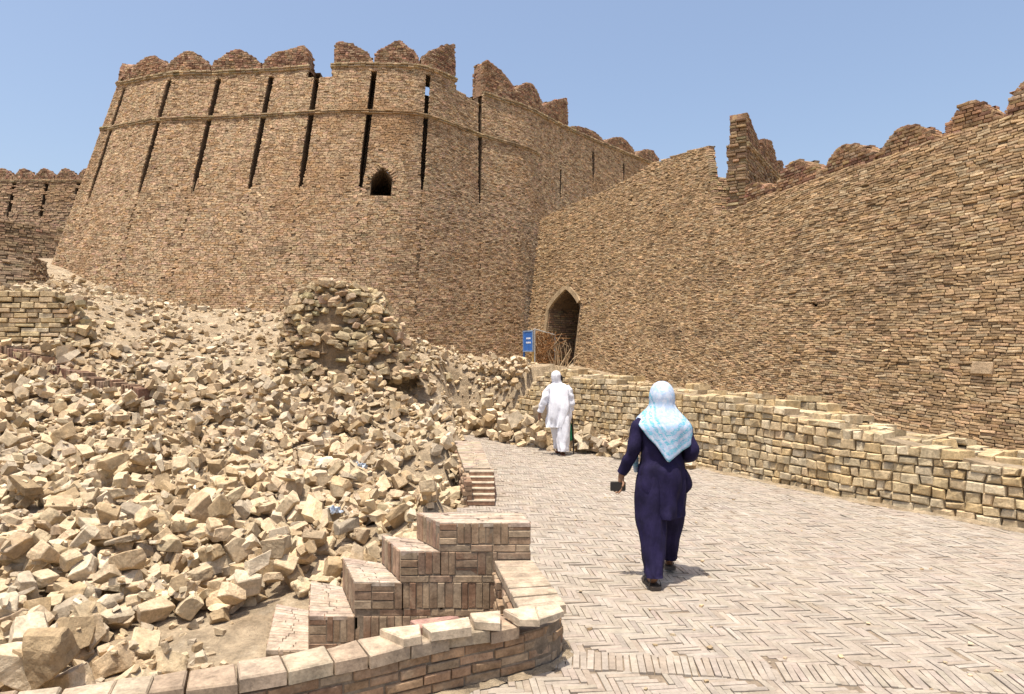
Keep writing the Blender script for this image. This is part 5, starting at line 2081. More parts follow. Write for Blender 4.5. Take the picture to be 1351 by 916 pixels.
# scraps of plastic in the heap
M_plas = plain('pale_blue_plastic', (.42, .48, .56), .45, .4, 14, .25, .6, 30, .02)
for (px, py, Y, lab) in [(443, 645, 7.6, 'crumpled pale blue plastic scrap in the heap near the steps'), (478, 573, 9.7, 'crumpled pale blue plastic scrap higher in the heap towards the parapet')]:
    p = W(px, py, Y)
    bm = bmesh.new()
    bmesh.ops.create_grid(bm, x_segments=9, y_segments=6, size=.5)
    for v in bm.verts:
        v.co = Vector((v.co.x * .17, v.co.y * .1, 0)) + Vector((0, 0, 1)) * (mnoise.noise(v.co * 4 + Vector((px, 0, 0))) * .07)
    bmesh.ops.solidify(bm, geom=bm.faces[:], thickness=.003)
    o = link('plastic_scrap', from_bm('plastic_scrap', bm), M_plas, None, (p[0], p[1], ground_h(p[0], p[1]) + .03))
    o.rotation_euler = (.5, .3, 1.)
    tag(o, lab, 'litter', 'plastic scraps in the heap')

# ------------------------------------------------------------------ sign and brushwood barrier by the doorway
M_blue = plain('blue_enamel', (.03, .13, .42), .4, .5, 8, .15)
M_bframe = plain('blue_grey_metal', (.22, .30, .42), .5, .5, 12, .2)
M_white = plain('white_lettering', (.75, .77, .8), .6, .3)
M_gal = plain('galvanised_pipe', (.45, .45, .43), .5, .5, 20, .2)
M_tan = plain('yellow_post_paint', (.5, .34, .12), .6, .3, 14, .2)
M_rust = plain('rusty_twigs', (.27, .14, .06), .9, .1, 20, .4)
M_twig = plain('dry_twigs', (.42, .31, .19), .9, .1, 20, .3)
SY = 20.2
sg = empty('information_sign', W(700, 478, SY), 'blue information sign with two lines of white lettering on two posts by the doorway', 'sign')
a, b = W(691.5, 478, SY + .05), W(703, 478, SY - .25)
zt_, zb_ = zof(438, SY), zof(463, SY)
g0 = 1.35
for p, m in ((a, M_blue), (b, M_tan)):
    V, F = tube([(p[0], p[1], g0), (p[0], p[1], zt_ + (.06 if m is M_tan else -.02))], .028, 8)
    link('post', raw_mesh('post', np.array(V), F), m, sg)
dx = (b - a)
dx[2] = 0
def sq(f0, f1, z0, z1, t0, t1):
    nrm = np.array([dx[1], -dx[0], 0]) / np.linalg.norm(dx)
    V = []
    for t in (t0, t1):
        for f, z in ((f0, z0), (f1, z0), (f1, z1), (f0, z1)):
            q = a + dx * f + nrm * t
            V.append((q[0], q[1], z))
    return np.array(V), np.array([[0, 1, 2, 3], [7, 6, 5, 4], [0, 4, 5, 1], [1, 5, 6, 2], [2, 6, 7, 3], [3, 7, 4, 0]])
# widen the panel: it faces the path obliquely
V, F = sq(.06, 1.1, zb_, zt_, .03, .05)
link('panel', raw_mesh('panel', V, F), M_blue, sg)
zm1 = zb_ + (zt_ - zb_) * .64
for (f0_, f1_, zc) in ((.42, .55, .64), (.58, .7, .64), (.73, .9, .64), (.40, .52, .42), (.56, .72, .42), (.76, .92, .42)):
    z = zb_ + (zt_ - zb_) * zc
    V, F = sq(f0_, f1_, z - .02, z + .025, .0505, .055)
    link('lettering', raw_mesh('lettering', V, F), M_white, sg)
for (z0, z1) in ((zt_, zt_ + .03), (zb_ - .03, zb_)):
    V, F = sq(.02, 1.16, z0, z1, .022, .06)
    link('frame_rail', raw_mesh('frame_rail', V, F), M_bframe, sg)
for (f0_, f1_) in ((.02, .07), (1.09, 1.16)):
    V, F = sq(f0_, f1_, zb_ + .001, zt_ - .001, .022, .058)
    link('frame_stile', raw_mesh('frame_stile', V, F), M_bframe, sg)
bar = empty('brushwood_barrier', W(720, 480, 20.3), 'pipe framed barrier stuffed with rusty brown brushwood beside the blue sign', 'barrier')
c0, c1 = W(705.5, 434.5, 20.2), W(732, 442, 20.8)
for i, (p, q) in enumerate([(c0, c1), (c0 * [1, 1, 0] + [0, 0, 1.4], c0), (c1 * [1, 1, 0] + [0, 0, 1.4], c1), (W(691.5, 440.5, SY + .1), c0 + [-.01, 0, 0])]):
    V, F = tube([p, q], .02, 7)
    link('pipe_rail', raw_mesh('pipe_rail', np.array(V), F), M_gal, bar)
Vv, Ff = [], []
for n_ in range(230):
    f0_, z0 = rnd.random(), rnd.random()
    p = c0 + (c1 - c0) * f0_
    p = np.array([p[0], p[1] + rnd.uniform(.02, .16), 1.5 + (c0[2] - 1.6) * z0])
    dr = np.array([rnd.gauss(0, .35), rnd.gauss(0, .1), rnd.gauss(0, 1)])
    dr /= np.linalg.norm(dr)
    l = rnd.uniform(.15, .5)
    q = p + dr * l
    q[2] = min(q[2], c0[2] - .05)
    m = (p + q) / 2 + np.array([rnd.gauss(0, .03)] * 3)
    V, F = tube([p, m, q], [.011, .009, .004], 4)
    Ff += [[v + len(Vv) for v in f] for f in F]
    Vv += V
o = link('brushwood', raw_mesh('brushwood', np.array(Vv), Ff), M_rust, bar, kind='stuff')
Vv, Ff = [], []
for n_ in range(22):
    p = W(rnd.uniform(722, 750), 480, 20.2 + rnd.uniform(0, .8))
    p[2] = 1.5
    q = p + np.array([rnd.gauss(.0, .16), rnd.gauss(0, .1), rnd.uniform(.3, .85)])
    m = (p + q) / 2 + np.array([rnd.gauss(0, .05), 0, 0])
    q2 = q + np.array([rnd.gauss(0, .13), 0, rnd.uniform(.05, .2)])
    V, F = tube([p, m, q, q2], [.014, .011, .008, .004], 4)
    Ff += [[v + len(Vv) for v in f] for f in F]
    Vv += V
o = link('dry_branches', raw_mesh('dry_branches', np.array(Vv), Ff), M_twig, None, kind='stuff')
tag(o, 'tangle of bare dry branches piled in front of the doorway', 'brushwood')


# ------------------------------------------------------------------ people
def skin_body(name, pts, edges, radii, mat, parent, root=0, sub=2):
    """one continuous body grown from a jointed skeleton"""
    me = bpy.data.meshes.new(name)
    me.from_pydata([tuple(p) for p in pts], edges, [])
    o = bpy.data.objects.new(name, me)
    COL.objects.link(o)
    sk = o.modifiers.new('skin', 'SKIN')
    sk.use_smooth_shade = True
    lay_ = me.skin_vertices[0].data if me.skin_vertices else None
    if lay_ is None:
        me.attributes  # no-op
    return o


def body_mesh(name, pts, edges, radii, root=0, sub=2):
    bm = bmesh.new()
    lay_ = bm.verts.layers.skin.verify()
    vs = []
    for p, r in zip(pts, radii):
        v = bm.verts.new(p)
        rr = r if hasattr(r, '__len__') else (r, r)
        v[lay_].radius = rr
        vs.append(v)
    vs[root][lay_].use_root = True
    for a_, b_ in edges:
        bm.edges.new((vs[a_], vs[b_]))
    me = bpy.data.meshes.new(name)
    bm.to_mesh(me)
    bm.free()
    o = bpy.data.objects.new(name + '_tmp', me)
    COL.objects.link(o)
    sk = o.modifiers.new('skin', 'SKIN')
    sk.use_smooth_shade = True
    sb = o.modifiers.new('sub', 'SUBSURF')
    sb.levels = sub
    dg = bpy.context.evaluated_depsgraph_get()
    ev = o.evaluated_get(dg)
    out = bpy.data.meshes.new_from_object(ev)
    bpy.data.objects.remove(o)
    out.name = name
    return out


def loft(rings, n=40, fold=None, cap_top=False, cap_bot=False, thick=0.):
    """rings: (cx,cy,cz,rx,ry,yaw). fold(th, t)-> radial factor"""
    V, F = [], []
    m = len(rings)
    for i, (cx_, cy_, cz, rx, ry, yw) in enumerate(rings):
        t = i / (m - 1)
        for k in range(n):
            th = 2 * math.pi * k / n
            f = 1 + (fold(th, t) if fold else 0)
            x, y = rx * math.cos(th) * f, ry * math.sin(th) * f
            V.append((cx_ + x * math.cos(yw) - y * math.sin(yw), cy_ + x * math.sin(yw) + y * math.cos(yw), cz))
    for i in range(m - 1):
        for k in range(n):
            k2 = (k + 1) % n
            F.append([i * n + k, i * n + k2, (i + 1) * n + k2, (i + 1) * n + k])
    if cap_bot:
        F.append(list(range(n))[::-1])
    if cap_top:
        F.append([(m - 1) * n + k for k in range(n)])
    return V, F


def dense(rings, m):
    """resample rings smoothly"""
    _, R = spline(np.array(rings, float), m)
    return [tuple(r) for r in R]


def join_vf(parts):
    V, F = [], []
    for v, f in parts:
        F += [[i + len(V) for i in q] for q in f]
        V += list(v)
    return np.array(V, float), F


def cloth_tube(pts, rad, n=18, folds=0., seed=0, m=26):
    """sleeve along a bent path with creases"""
    _, P = spline(np.array(pts, float), m)
    r = np.interp(np.linspace(0, 1, m), np.linspace(0, 1, len(rad)), rad)
    V, F = tube([tuple(p) for p in P], list(r), n, cap=False)
    V = np.array(V)
    for i in range(m):
        c = P[i]
        for k in range(n):
            q = V[i * n + k]
            a = mnoise.noise(Vector(q) * 14 + Vector((seed, 0, 0))) * folds
            V[i * n + k] = c + (q - c) * (1 + a * 6)
    return V, F


M_skin = plain('skin', (.24, .125, .07), .55, .35, 30, .1)
M_sandal = plain('sandal_leather', (.05, .038, .03), .6, .4, 40, .2)
M_black = plain('phone_black', (.02, .018, .018), .35, .5)


def cloth_mat(name, col, amt=.1, scale=9, rough=.85, bump=.25):
    m, t, p = new_mat(name)
    tc = t.nodes.new('ShaderNodeTexCoord')
    f = ramp(t, tex(t, tc.outputs['Object'], scale, 4, .6), .3, .7)
    t.links.new(mixc(t, f, tuple(c * (1 - amt) for c in col), tuple(min(.9, c * (1 + amt)) for c in col)), p.inputs['Base Color'])
    p.inputs['Roughness'].default_value = rough
    p.inputs['Specular IOR Level'].default_value = .2
    b = t.nodes.new('ShaderNodeBump')
    b.inputs['Strength'].default_value = bump
    b.inputs['Distance'].default_value = .014
    t.links.new(tex(t, tc.outputs['Object'], 16, 4, .6, (1.6, 1.6, .55)), b.inputs['Height'])
    t.links.new(b.outputs[0], p.inputs['Normal'])
    return m


M_navy = cloth_mat('navy_cotton', (.0125, .009, .036), .3, bump=.7)
M_whitec = cloth_mat('white_cotton', (.68, .68, .72), .04, bump=.8)


def hand_parts(wrist, dirv, palm_n, curl, side, s=1.):
    """points, edges, radii of a hand: palm, five fingers; returned relative to a skeleton list"""
    d = Vector(dirv).normalized()
    n_ = Vector(palm_n).normalized()
    a_ = d.cross(n_).normalized() * side
    wv = Vector(wrist)
    pts, edges, rad = [wv, wv + d * .035 * s, wv + d * .07 * s], [(0, 1), (1, 2)], [.022 * s, (.030 * s, .017 * s), (.030 * s, .015 * s)]
    for k, (off, ln) in enumerate(((-.028, .072), (-.009, .082), (.010, .076), (.027, .060))):
        b = wv + d * .075 * s + a_ * off * s
        p = b
        i0 = len(pts)
        pts.append(p)
        rad.append(.0095 * s)
        edges.append((2, i0))
        ang = 0.
        for q in range(3):
            ang += curl * (.5 + .25 * q) + .05 * k
            dd = d * math.cos(ang) + n_ * math.sin(ang)
            p = p + dd * (ln * s * (.42, .33, .25)[q])
            pts.append(p)
            rad.append((.0088, .008, .0065)[q] * s)
            edges.append((len(pts) - 2, len(pts) - 1))
    # thumb leaves the side of the palm
    b = wv + d * .03 * s - a_ * .026 * s
    i0 = len(pts)
    pts.append(b)
    rad.append(.012 * s)
    edges.append((1, i0))
    p = b
    for q in range(2):
        dd = (d * .75 - a_ * (.7 - .45 * q) + n_ * (.35 + .4 * q)).normalized()
        p = p + dd * (.034 - .006 * q) * s
        pts.append(p)
        rad.append((.0105, .008)[q] * s)
        edges.append((len(pts) - 2, len(pts) - 1))
    return pts, edges, rad


def add_sub(base, sub, at):
    """attach a sub-skeleton (its vertex 0 is merged with base vertex AT)"""
    pts, ed, rd = base
    p2, e2, r2 = sub
    mp = {0: at}
    for i in range(1, len(p2)):
        mp[i] = len(pts)
        pts.append(Vector(p2[i]))
        rd.append(r2[i])
    for a_, b_ in e2:
        ed.append((mp[a_], mp[b_]))


# -- the woman: navy tunic and trousers, pale blue headscarf
WX, WY = 1.135, 5.36
wo = empty('person', (WX, WY, 0), 'person walking away in navy tunic and trousers with pale blue patterned headscarf, phone in hand', 'person')


def L(x, y, z):
    return Vector((WX + x, WY + y, z))


HS = 1.50     # standing height
# joints: x right, y away
lf_heel, rf_heel = (-.10, -.235), (.105, .20)
pel, chest, neck, head = L(0, 0, .78), L(.0, .03, 1.1), L(.01, .05, 1.25), L(.02, .07, 1.37)
base = ([pel, L(0, .015, .93), chest, neck, L(.015, .06, 1.30), L(.02, .08, 1.37), L(.02, .075, 1.44),
         L(-.15, .03, 1.185), L(-.215, -.01, .975), L(-.30, .05, .775),            # left arm 7,8,9
         L(.16, .03, 1.185), L(.225, -.01, .96), L(.16, .19, .92),                  # right arm 10,11,12
         L(-.08, -.02, .74), L(-.085, -.10, .42), L(-.10, -.235, .085), L(-.105, -.15, .035), L(-.11, -.09, .026),   # left leg 13..17
         L(.08, .02, .74), L(.09, .14, .43), L(.105, .20, .10), L(.115, .26, .05), L(.125, .335, .026)],             # right leg 18..22
        [(0, 1), (1, 2), (2, 3), (3, 4), (4, 5), (5, 6), (2, 7), (7, 8), (8, 9), (2, 10), (10, 11), (11, 12), (0, 13), (13, 14), (14, 15), (15, 16), (16, 17), (0, 18), (18, 19), (19, 20), (20, 21), (21, 22)],
        [(.13, .10), (.115, .09), (.13, .09), .05, .05, (.078, .088), (.06, .07), .05, .038, .026, .05, .038, .028, .08, .05, .036, (.035, .028), (.038, .018), .08, .05, .036, (.035, .028), (.038, .018)])
add_sub(base, hand_parts(base[0][9], (-.12, .05, -1), (-.6, -.5, 0), .55, 1, .95), 9)
add_sub(base, hand_parts(base[0][12], (-.6, .6, .2), (-.5, -.5, 0), .5, -1, .95), 12)
# nose and chin on the far side of the head
base[0].append(L(.025, .175, 1.365)); base[2].append(.014); base[1].append((5, len(base[0]) - 1))
base[0].append(L(.022, .145, 1.305)); base[2].append(.03); base[1].append((4, len(base[0]) - 1))
link('body', body_mesh('body', *base), M_skin, wo)


def wfold(th, t):
    return .055 * math.sin(5 * th + 2.5 * t) * (.3 + t) + .045 * math.sin(9 * th - 4 * t + 1) * t + .028 * math.sin(14 * th + 9 * t) + .02 * math.sin(21 * th + 6 * t) * t


# tunic: shoulders to mid-thigh, gathered a little below the waist
rt = [(WX + .005, WY + .035, 1.245, .06, .055, 0), (WX + .0, WY + .035, 1.215, .135, .075, 0), (WX, WY + .03, 1.165, .165, .10, 0), (WX, WY + .02, 1.08, .164, .112, 0), (WX, WY + .01, .98, .156, .11, 0), (WX, WY, .90, .162, .115, 0),
      (WX, WY - .01, .84, .178, .13, 0), (WX - .002, WY - .015, .74, .183, .14, 0), (WX - .004, WY - .02, .64, .172, .14, 0), (WX - .006, WY - .025, .55, .16, .142, 0), (WX - .006, WY - .03, .49, .152, .14, 0)]
tv = loft(dense(rt, 46), 56, lambda th, t: wfold(th, t) * (.35 + .8 * t) + .04 * math.sin(30 * t + 2.5 * math.sin(th * 2)) * math.exp(-((t - .45) / .1) ** 2) + .13 * mnoise.noise(Vector((math.cos(th) * 2.2, math.sin(th) * 2.2, t * 7))) * (.3 + t))
sl_l = cloth_tube([L(-.13, .03, 1.195), L(-.175, .02, 1.13), L(-.215, -.01, .98), L(-.258, .02, .88), L(-.292, .045, .80)], [.058, .06, .05, .043, .038], folds=.045, seed=3)
sl_r = cloth_tube([L(.14, .03, 1.195), L(.185, .02, 1.12), L(.225, -.01, .965), L(.205, .08, .93), L(.17, .175, .922)], [.058, .062, .058, .052, .042], folds=.045, seed=7)
V, F = join_vf([tv, sl_l, sl_r])
link('tunic', raw_mesh('tunic', V, F, smooth=True), M_navy, wo)
# side flap of the tunic blown out on the right
fl_v, fl_f = loft(dense([(WX + .17, WY + .03, .83, .03, .06, 0), (WX + .19, WY + .05, .76, .045, .085, 0), (WX + .195, WY + .06, .70, .045, .095, 0), (WX + .185, WY + .06, .655, .02, .07, 0)], 14), 20, lambda th, t: .1 * math.sin(3 * th + 4 * t), True, True)
link('tunic_flap', raw_mesh('tunic_flap', np.array(fl_v), fl_f, smooth=True), M_navy, wo)


def trouser(rings, ph):
    return loft(dense(rings, 40), 36, lambda th, t: (.05 * math.sin(4 * th + 5 * t + ph) + .035 * math.sin(7 * th - 6 * t + ph) + .02 * math.sin(11 * th + 17 * t)) * (.6 + .9 * t) + .14 * mnoise.noise(Vector((math.cos(th) * 1.6 + ph, math.sin(th) * 1.6, t * 6))) * (.4 + .6 * t))


tl = trouser([(WX - .07, WY - .01, .80, .11, .12, 0), (WX - .085, WY - .03, .66, .118, .125, 0), (WX - .09, WY - .06, .50, .112, .12, 0), (WX - .088, WY - .10, .36, .098, .105, 0), (WX - .092, WY - .155, .22, .082, .09, 0), (WX - .098, WY - .20, .13, .07, .08, 0), (WX - .098, WY - .215, .09, .068, .078, 0)], .3)
tr = trouser([(WX + .07, WY + .01, .80, .11, .12, 0), (WX + .085, WY + .04, .66, .115, .12, 0), (WX + .09, WY + .10, .50, .108, .115, 0), (WX + .093, WY + .135, .36, .094, .10, 0), (WX + .098, WY + .165, .22, .078, .085, 0), (WX + .104, WY + .195, .13, .066, .074, 0), (WX + .104, WY + .20, .10, .063, .07, 0)], 2.)
V, F = join_vf([tl, tr])
link('trousers', raw_mesh('trousers', V, F, smooth=True), M_navy, wo)


def sandal(x, y, z, yaw, pitch, parent, s=1.):
    bm = bmesh.new()
    prof_ = [(-.125, .030), (-.10, .040), (-.03, .034), (.04, .042), (.09, .044), (.125, .030), (.135, .012)]
    pts = [(a_, b_) for a_, b_ in prof_] + [(a_, -b_) for a_, b_ in prof_[::-1]]
    lo = [bm.verts.new((b_, a_, 0)) for a_, b_ in pts]
    hi = [bm.verts.new((b_, a_, .024)) for a_, b_ in pts]
    bm.faces.new(lo[::-1])
    bm.faces.new(hi)
    for i in range(len(pts)):
        j = (i + 1) % len(pts)
        bm.faces.new((lo[i], lo[j], hi[j], hi[i]))
    for yy, hh, wd in ((.05, .072, .036), (-.085, .085, .022)):     # strap bands
        pr_ = []
        for k in range(9):
            th = math.pi * k / 8
            pr_.append((.046 * math.cos(th) if yy > 0 else .042 * math.cos(th), .015 + (hh - .015) * math.sin(th)))
        r0 = [bm.verts.new((a_, yy - wd / 2, b_)) for a_, b_ in pr_]
        r1 = [bm.verts.new((a_, yy + wd / 2, b_)) for a_, b_ in pr_]
        for k in range(8):
            bm.faces.new((r0[k], r0[k + 1], r1[k + 1], r1[k]))
    M = Matrix.Rotation(yaw, 4, 'Z') @ Matrix.Rotation(pitch, 4, 'X') @ Matrix.Scale(s, 4)
    bm.transform(M)
    return link('sandal', from_bm('sandal', bm), M_sandal, parent, (x, y, z))


sandal(WX - .105, WY - .155, .004, .08, 0, wo, 1.06)
sandal(WX + .118, WY + .27, .012, -.1, -.12, wo, 1.06)


# headscarf: hood over the head, draped to a point down the back
def scarf():
    nth, nv = 64, 44
    V, F, UV = [], [], []
    cx_, cy_ = WX + .02, WY + .07
    for i in range(nv):
        v = i / (nv - 1)
        for k in range(nth):
            th = math.radians(-205 + 230 * k / (nth - 1))         # -90 deg is straight towards the back; opens at the face
            b = math.sin(th) * -1                                  # 1 at the back, -1 at the front
            side = math.cos(th)
            zlow = .91 + (.30 * -side if side < 0 else .15 * side) + .06 * max(0, -b)
            # path over the head, then down and out over the shoulders
            ztop = 1.505
            if v < .42:
                q = v / .42
                ph = q * math.pi / 2
                rx, ry, z = .098 * math.sin(ph) ** .9, .118 * math.sin(ph) ** .9, 1.375 + .13 * math.cos(ph)
            else:
                q = (v - .42) / .58
                z = 1.375 + (zlow - 1.375) * q
                spread = max(0, min(1, (1.345 - z) / .20))
                spread = spread * spread * (3 - 2 * spread)
                rx = .098 - .008 * math.sin(q * 3.1) * (1 - spread) + .118 * spread + .012 * q
                ry = .118 - .01 * math.sin(q * 3.1) * (1 - spread) + .085 * spread + .005 * q
            f = (.018 * math.sin(7 * th + 6 * v) + .012 * math.sin(13 * th - 8 * v)) * max(0, v - .3) * 2.2
            f += .05 * mnoise.noise(Vector((th * 1.6, v * 4, 1.))) * max(0, v - .2)
            V.append((cx_ + rx * (1 + f) * math.cos(th), cy_ - .0 + ry * (1 + f) * math.sin(th) - .012 * max(0, v - .42), z + .004 * math.sin(9 * th) * v))
            UV.append((k / (nth - 1), zlow))
    for i in range(nv - 1):
        for k in range(nth - 1):
            F.append([i * nth + k, i * nth + k + 1, (i + 1) * nth + k + 1, (i + 1) * nth + k])
    me = raw_mesh('headscarf', np.array(V), F, smooth=True)
    a_ = me.attributes.new('hem', 'FLOAT', 'POINT')
    vv = np.array(V)
    zl = np.array([u[1] for u in UV])
    # distance up from the hem along the cloth
    a_.data.foreach_set('value', (vv[:, 2] - zl).astype(np.float32))
    o = link('headscarf', me, M_scarf, wo)
    so_ = o.modifiers.new('thickness', 'SOLIDIFY')
    so_.thickness = .006
    so_.offset = 1
    # loose end hanging in front of the left side
    r = [(WX - .165, WY + .10, 1.12, .03, .05, 0), (WX - .185, WY + .09, 1.0, .025, .055, 0), (WX - .18, WY + .10, .88, .022, .05, 0), (WX - .172, WY + .10, .80, .018, .04, 0)]
    V2, F2 = loft(dense(r, 20), 18, lambda th, t: .12 * math.sin(4 * th + 5 * t), True, True)
    me = raw_mesh('scarf_end', np.array(V2), F2, smooth=True)
    me.attributes.new('hem', 'FLOAT', 'POINT').data.foreach_set('value', (np.array(V2)[:, 2] - .8).astype(np.float32))
    link('scarf_end', me, M_scarf, wo)


def scarf_mat():
    m, t, p = new_mat('scarf_print')
    at = N_(t, 'ShaderNodeAttribute', attribute_name='hem')
    tc = t.nodes.new('ShaderNodeTexCoord')
    ob = tc.outputs['Object']
    base_c = mixc(t, ramp(t, tex(t, ob, 26, 4, .65), .42, .6), (.36, .44, .59), (.52, .57, .67))
    # turquoise brushwork bands near the hem
    mul = N_(t, 'ShaderNodeMath', operation='MULTIPLY_ADD')
    t.links.new(tex(t, ob, 30, 3, .6), mul.inputs[0])
    mul.inputs[1].default_value = .05
    t.links.new(at.outputs['Fac'], mul.inputs[2])
    wv = N_(t, 'ShaderNodeMath', operation='SINE')
    sc_ = N_(t, 'ShaderNodeMath', operation='MULTIPLY')
    t.links.new(mul.outputs[0], sc_.inputs[0])
    sc_.inputs[1].default_value = 95.
    t.links.new(sc_.outputs[0], wv.inputs[0])
    band = ramp(t, wv.outputs[0], -.45, .3)
    lim = N_(t, 'ShaderNodeMapRange', interpolation_type='SMOOTHSTEP')
    t.links.new(at.outputs['Fac'], lim.inputs[0])
    lim.inputs[1].default_value, lim.inputs[2].default_value = .27, .19
    patchy = ramp(t, tex(t, ob, 48, 3, .7, (1, 1, 2.2)), .40, .56)
    f1 = N_(t, 'ShaderNodeMath', operation='MULTIPLY')
    t.links.new(band, f1.inputs[0]); t.links.new(lim.outputs[0], f1.inputs[1])
    f2 = N_(t, 'ShaderNodeMath', operation='MULTIPLY')
    t.links.new(f1.outputs[0], f2.inputs[0]); t.links.new(patchy, f2.inputs[1])
    c = mixc(t, f2.outputs[0], base_c, (.12, .40, .52))
    # pale turquoise sprigs all over
    sp = ramp(t, tex(t, ob, 60, 2, .5), .54, .62)
    f3 = N_(t, 'ShaderNodeMath', operation='MULTIPLY')
    t.links.new(sp, f3.inputs[0])
    f3.inputs[1].default_value = .55
    c = mixc(t, f3.outputs[0], c, (.28, .52, .68))
    t.links.new(c, p.inputs['Base Color'])
    p.inputs['Roughness'].default_value = .8
    p.inputs['Specular IOR Level'].default_value = .2
    b = t.nodes.new('ShaderNodeBump')
    b.inputs['Strength'].default_value = .3
    b.inputs['Distance'].default_value = .005
    t.links.new(tex(t, ob, 30, 4, .6), b.inputs['Height'])
    t.links.new(b.outputs[0], p.inputs['Normal'])
    return m


M_scarf = scarf_mat()
scarf()
# phone held in the left hand
bm = bmesh.new()
bmesh.ops.create_cube(bm, size=1)
bmesh.ops.scale(bm, vec=(.118, .011, .07), verts=bm.verts[:])
bmesh.ops.bevel(bm, geom=bm.edges[:], offset=.004, segments=2, affect='EDGES')
ph = empty('mobile_phone', (WX - .325, WY + .035, .705), 'black mobile phone held flat in the left hand of the person in navy', 'phone')
o = link('case', from_bm('case', bm), M_black, ph, (WX - .325, WY + .03, .70))
V, F = boxes([(-.05, .05, .0058, .0066, -.03, .03)])
link('screen', raw_mesh('screen', V, F), plain('phone_glass', (.03, .03, .035), .1, .6), ph, (WX - .325, WY + .03, .70))

# -- the man: white long shirt and headcloth, walking stick and green bag
MX, MY = .85, 12.55
mo = empty('person', (MX, MY, 0), 'stooped person in long white shirt and white headcloth walking with a stick', 'person')


def Lm(x, y, z):
    return Vector((MX + x, MY + y, z))


base = ([Lm(0, 0, .78), Lm(0, .02, .95), Lm(-.02, .06, 1.14), Lm(-.04, .10, 1.27), Lm(-.05, .12, 1.32), Lm(-.055, .14, 1.385), Lm(-.055, .13, 1.45),
         Lm(-.2, .05, 1.19), Lm(-.29, .01, .93), Lm(-.355, .06, .72),
         Lm(.15, .06, 1.19), Lm(.215, .04, .93), Lm(.20, .10, .76),
         Lm(-.07, .02, .72), Lm(-.04, .10, .40), Lm(-.02, .16, .09), Lm(-.02, .24, .045), Lm(-.02, .31, .028),
         Lm(.07, -.02, .72), Lm(.06, -.05, .40), Lm(.05, -.13, .09), Lm(.05, -.05, .045), Lm(.05, .02, .028)],
        [(0, 1), (1, 2), (2, 3), (3, 4), (4, 5), (5, 6), (2, 7), (7, 8), (8, 9), (2, 10), (10, 11), (11, 12), (0, 13), (13, 14), (14, 15), (15, 16), (16, 17), (0, 18), (18, 19), (19, 20), (20, 21), (21, 22)],
        [(.13, .1), (.12, .09), (.14, .1), .055, .05, (.075, .09), (.06, .075), .055, .042, .03, .055, .042, .03, .085, .055, .038, (.037, .03), (.04, .018), .085, .055, .038, (.037, .03), (.04, .018)])
add_sub(base, hand_parts(base[0][9], (-.1, .1, -1), (.6, -.3, 0), .5, 1, 1.), 9)
add_sub(base, hand_parts(base[0][12], (.05, .3, -1), (.3, .9, 0), .8, -1, 1.), 12)
base[0].append(Lm(-.04, .245, 1.375)); base[2].append(.016); base[1].append((5, len(base[0]) - 1))
base[0].append(Lm(-.045, .2, 1.31)); base[2].append(.032); base[1].append((4, len(base[0]) - 1))
link('body', body_mesh('body', *base), M_skin, mo)
M_hair = plain('dark_hair', (.012, .01, .009), .7, .3, 30, .2)
V, F = loft(dense([(MX - .03, MY + .13, 1.26, .05, .05, 0), (MX - .022, MY + .135, 1.31, .082, .08, 0), (MX - .025, MY + .135, 1.38, .088, .085, 0), (MX - .04, MY + .13, 1.44, .06, .06, 0)], 14), 24, lambda th, t: .03 * math.sin(9 * th), True, True)
link('hair', raw_mesh('hair', np.array(V), F, smooth=True), M_hair, mo)
rt = [(MX - .03, MY + .09, 1.285, .06, .055, 0), (MX - .025, MY + .07, 1.25, .14, .08, 0), (MX - .02, MY + .06, 1.20, .195, .11, 0), (MX - .015, MY + .045, 1.10, .20, .13, 0), (MX - .01, MY + .03, .98, .20, .14, 0), (MX - .01, MY + .01, .84, .215, .155, 0),
      (MX - .02, MY, .72, .205, .165, 0), (MX - .04, MY, .60, .20, .17, 0), (MX - .06, MY, .50, .195, .165, 0)]
tv = loft(dense(rt, 44), 52, lambda th, t: wfold(th + 1, t) * (.7 + 1.3 * t) + .16 * mnoise.noise(Vector((math.cos(th) * 1.8, math.sin(th) * 1.8, t * 5))) * (.3 + t))
sl_l = cloth_tube([Lm(-.15, .06, 1.215), Lm(-.215, .045, 1.12), Lm(-.285, .01, .94), Lm(-.32, .03, .85), Lm(-.345, .055, .765)], [.062, .07, .062, .058, .055], folds=.06, seed=13)
sl_r = cloth_tube([Lm(.11, .06, 1.215), Lm(.165, .055, 1.12), Lm(.212, .04, .95), Lm(.215, .06, .87), Lm(.205, .09, .80)], [.062, .07, .062, .058, .052], folds=.06, seed=17)
V, F = join_vf([tv, sl_l, sl_r])
link('long_shirt', raw_mesh('long_shirt', V, F, smooth=True), M_whitec, mo)
tl = trouser([(MX - .05, MY + .02, .78, .11, .13, 0), (MX - .04, MY + .06, .60, .125, .14, 0), (MX - .025, MY + .09, .40, .12, .13, 0), (MX - .015, MY + .12, .22, .10, .11, 0), (MX - .015, MY + .15, .10, .085, .095, 0)], .9)
tr = trouser([(MX + .05, MY - .02, .78, .11, .13, 0), (MX + .06, MY - .04, .60, .125, .14, 0), (MX + .058, MY - .06, .40, .122, .135, 0), (MX + .052, MY - .095, .22, .105, .115, 0), (MX + .05, MY - .125, .085, .09, .10, 0)], 3.)
V, F = join_vf([tl, tr])
link('trousers', raw_mesh('trousers', V, F, smooth=True), M_whitec, mo)
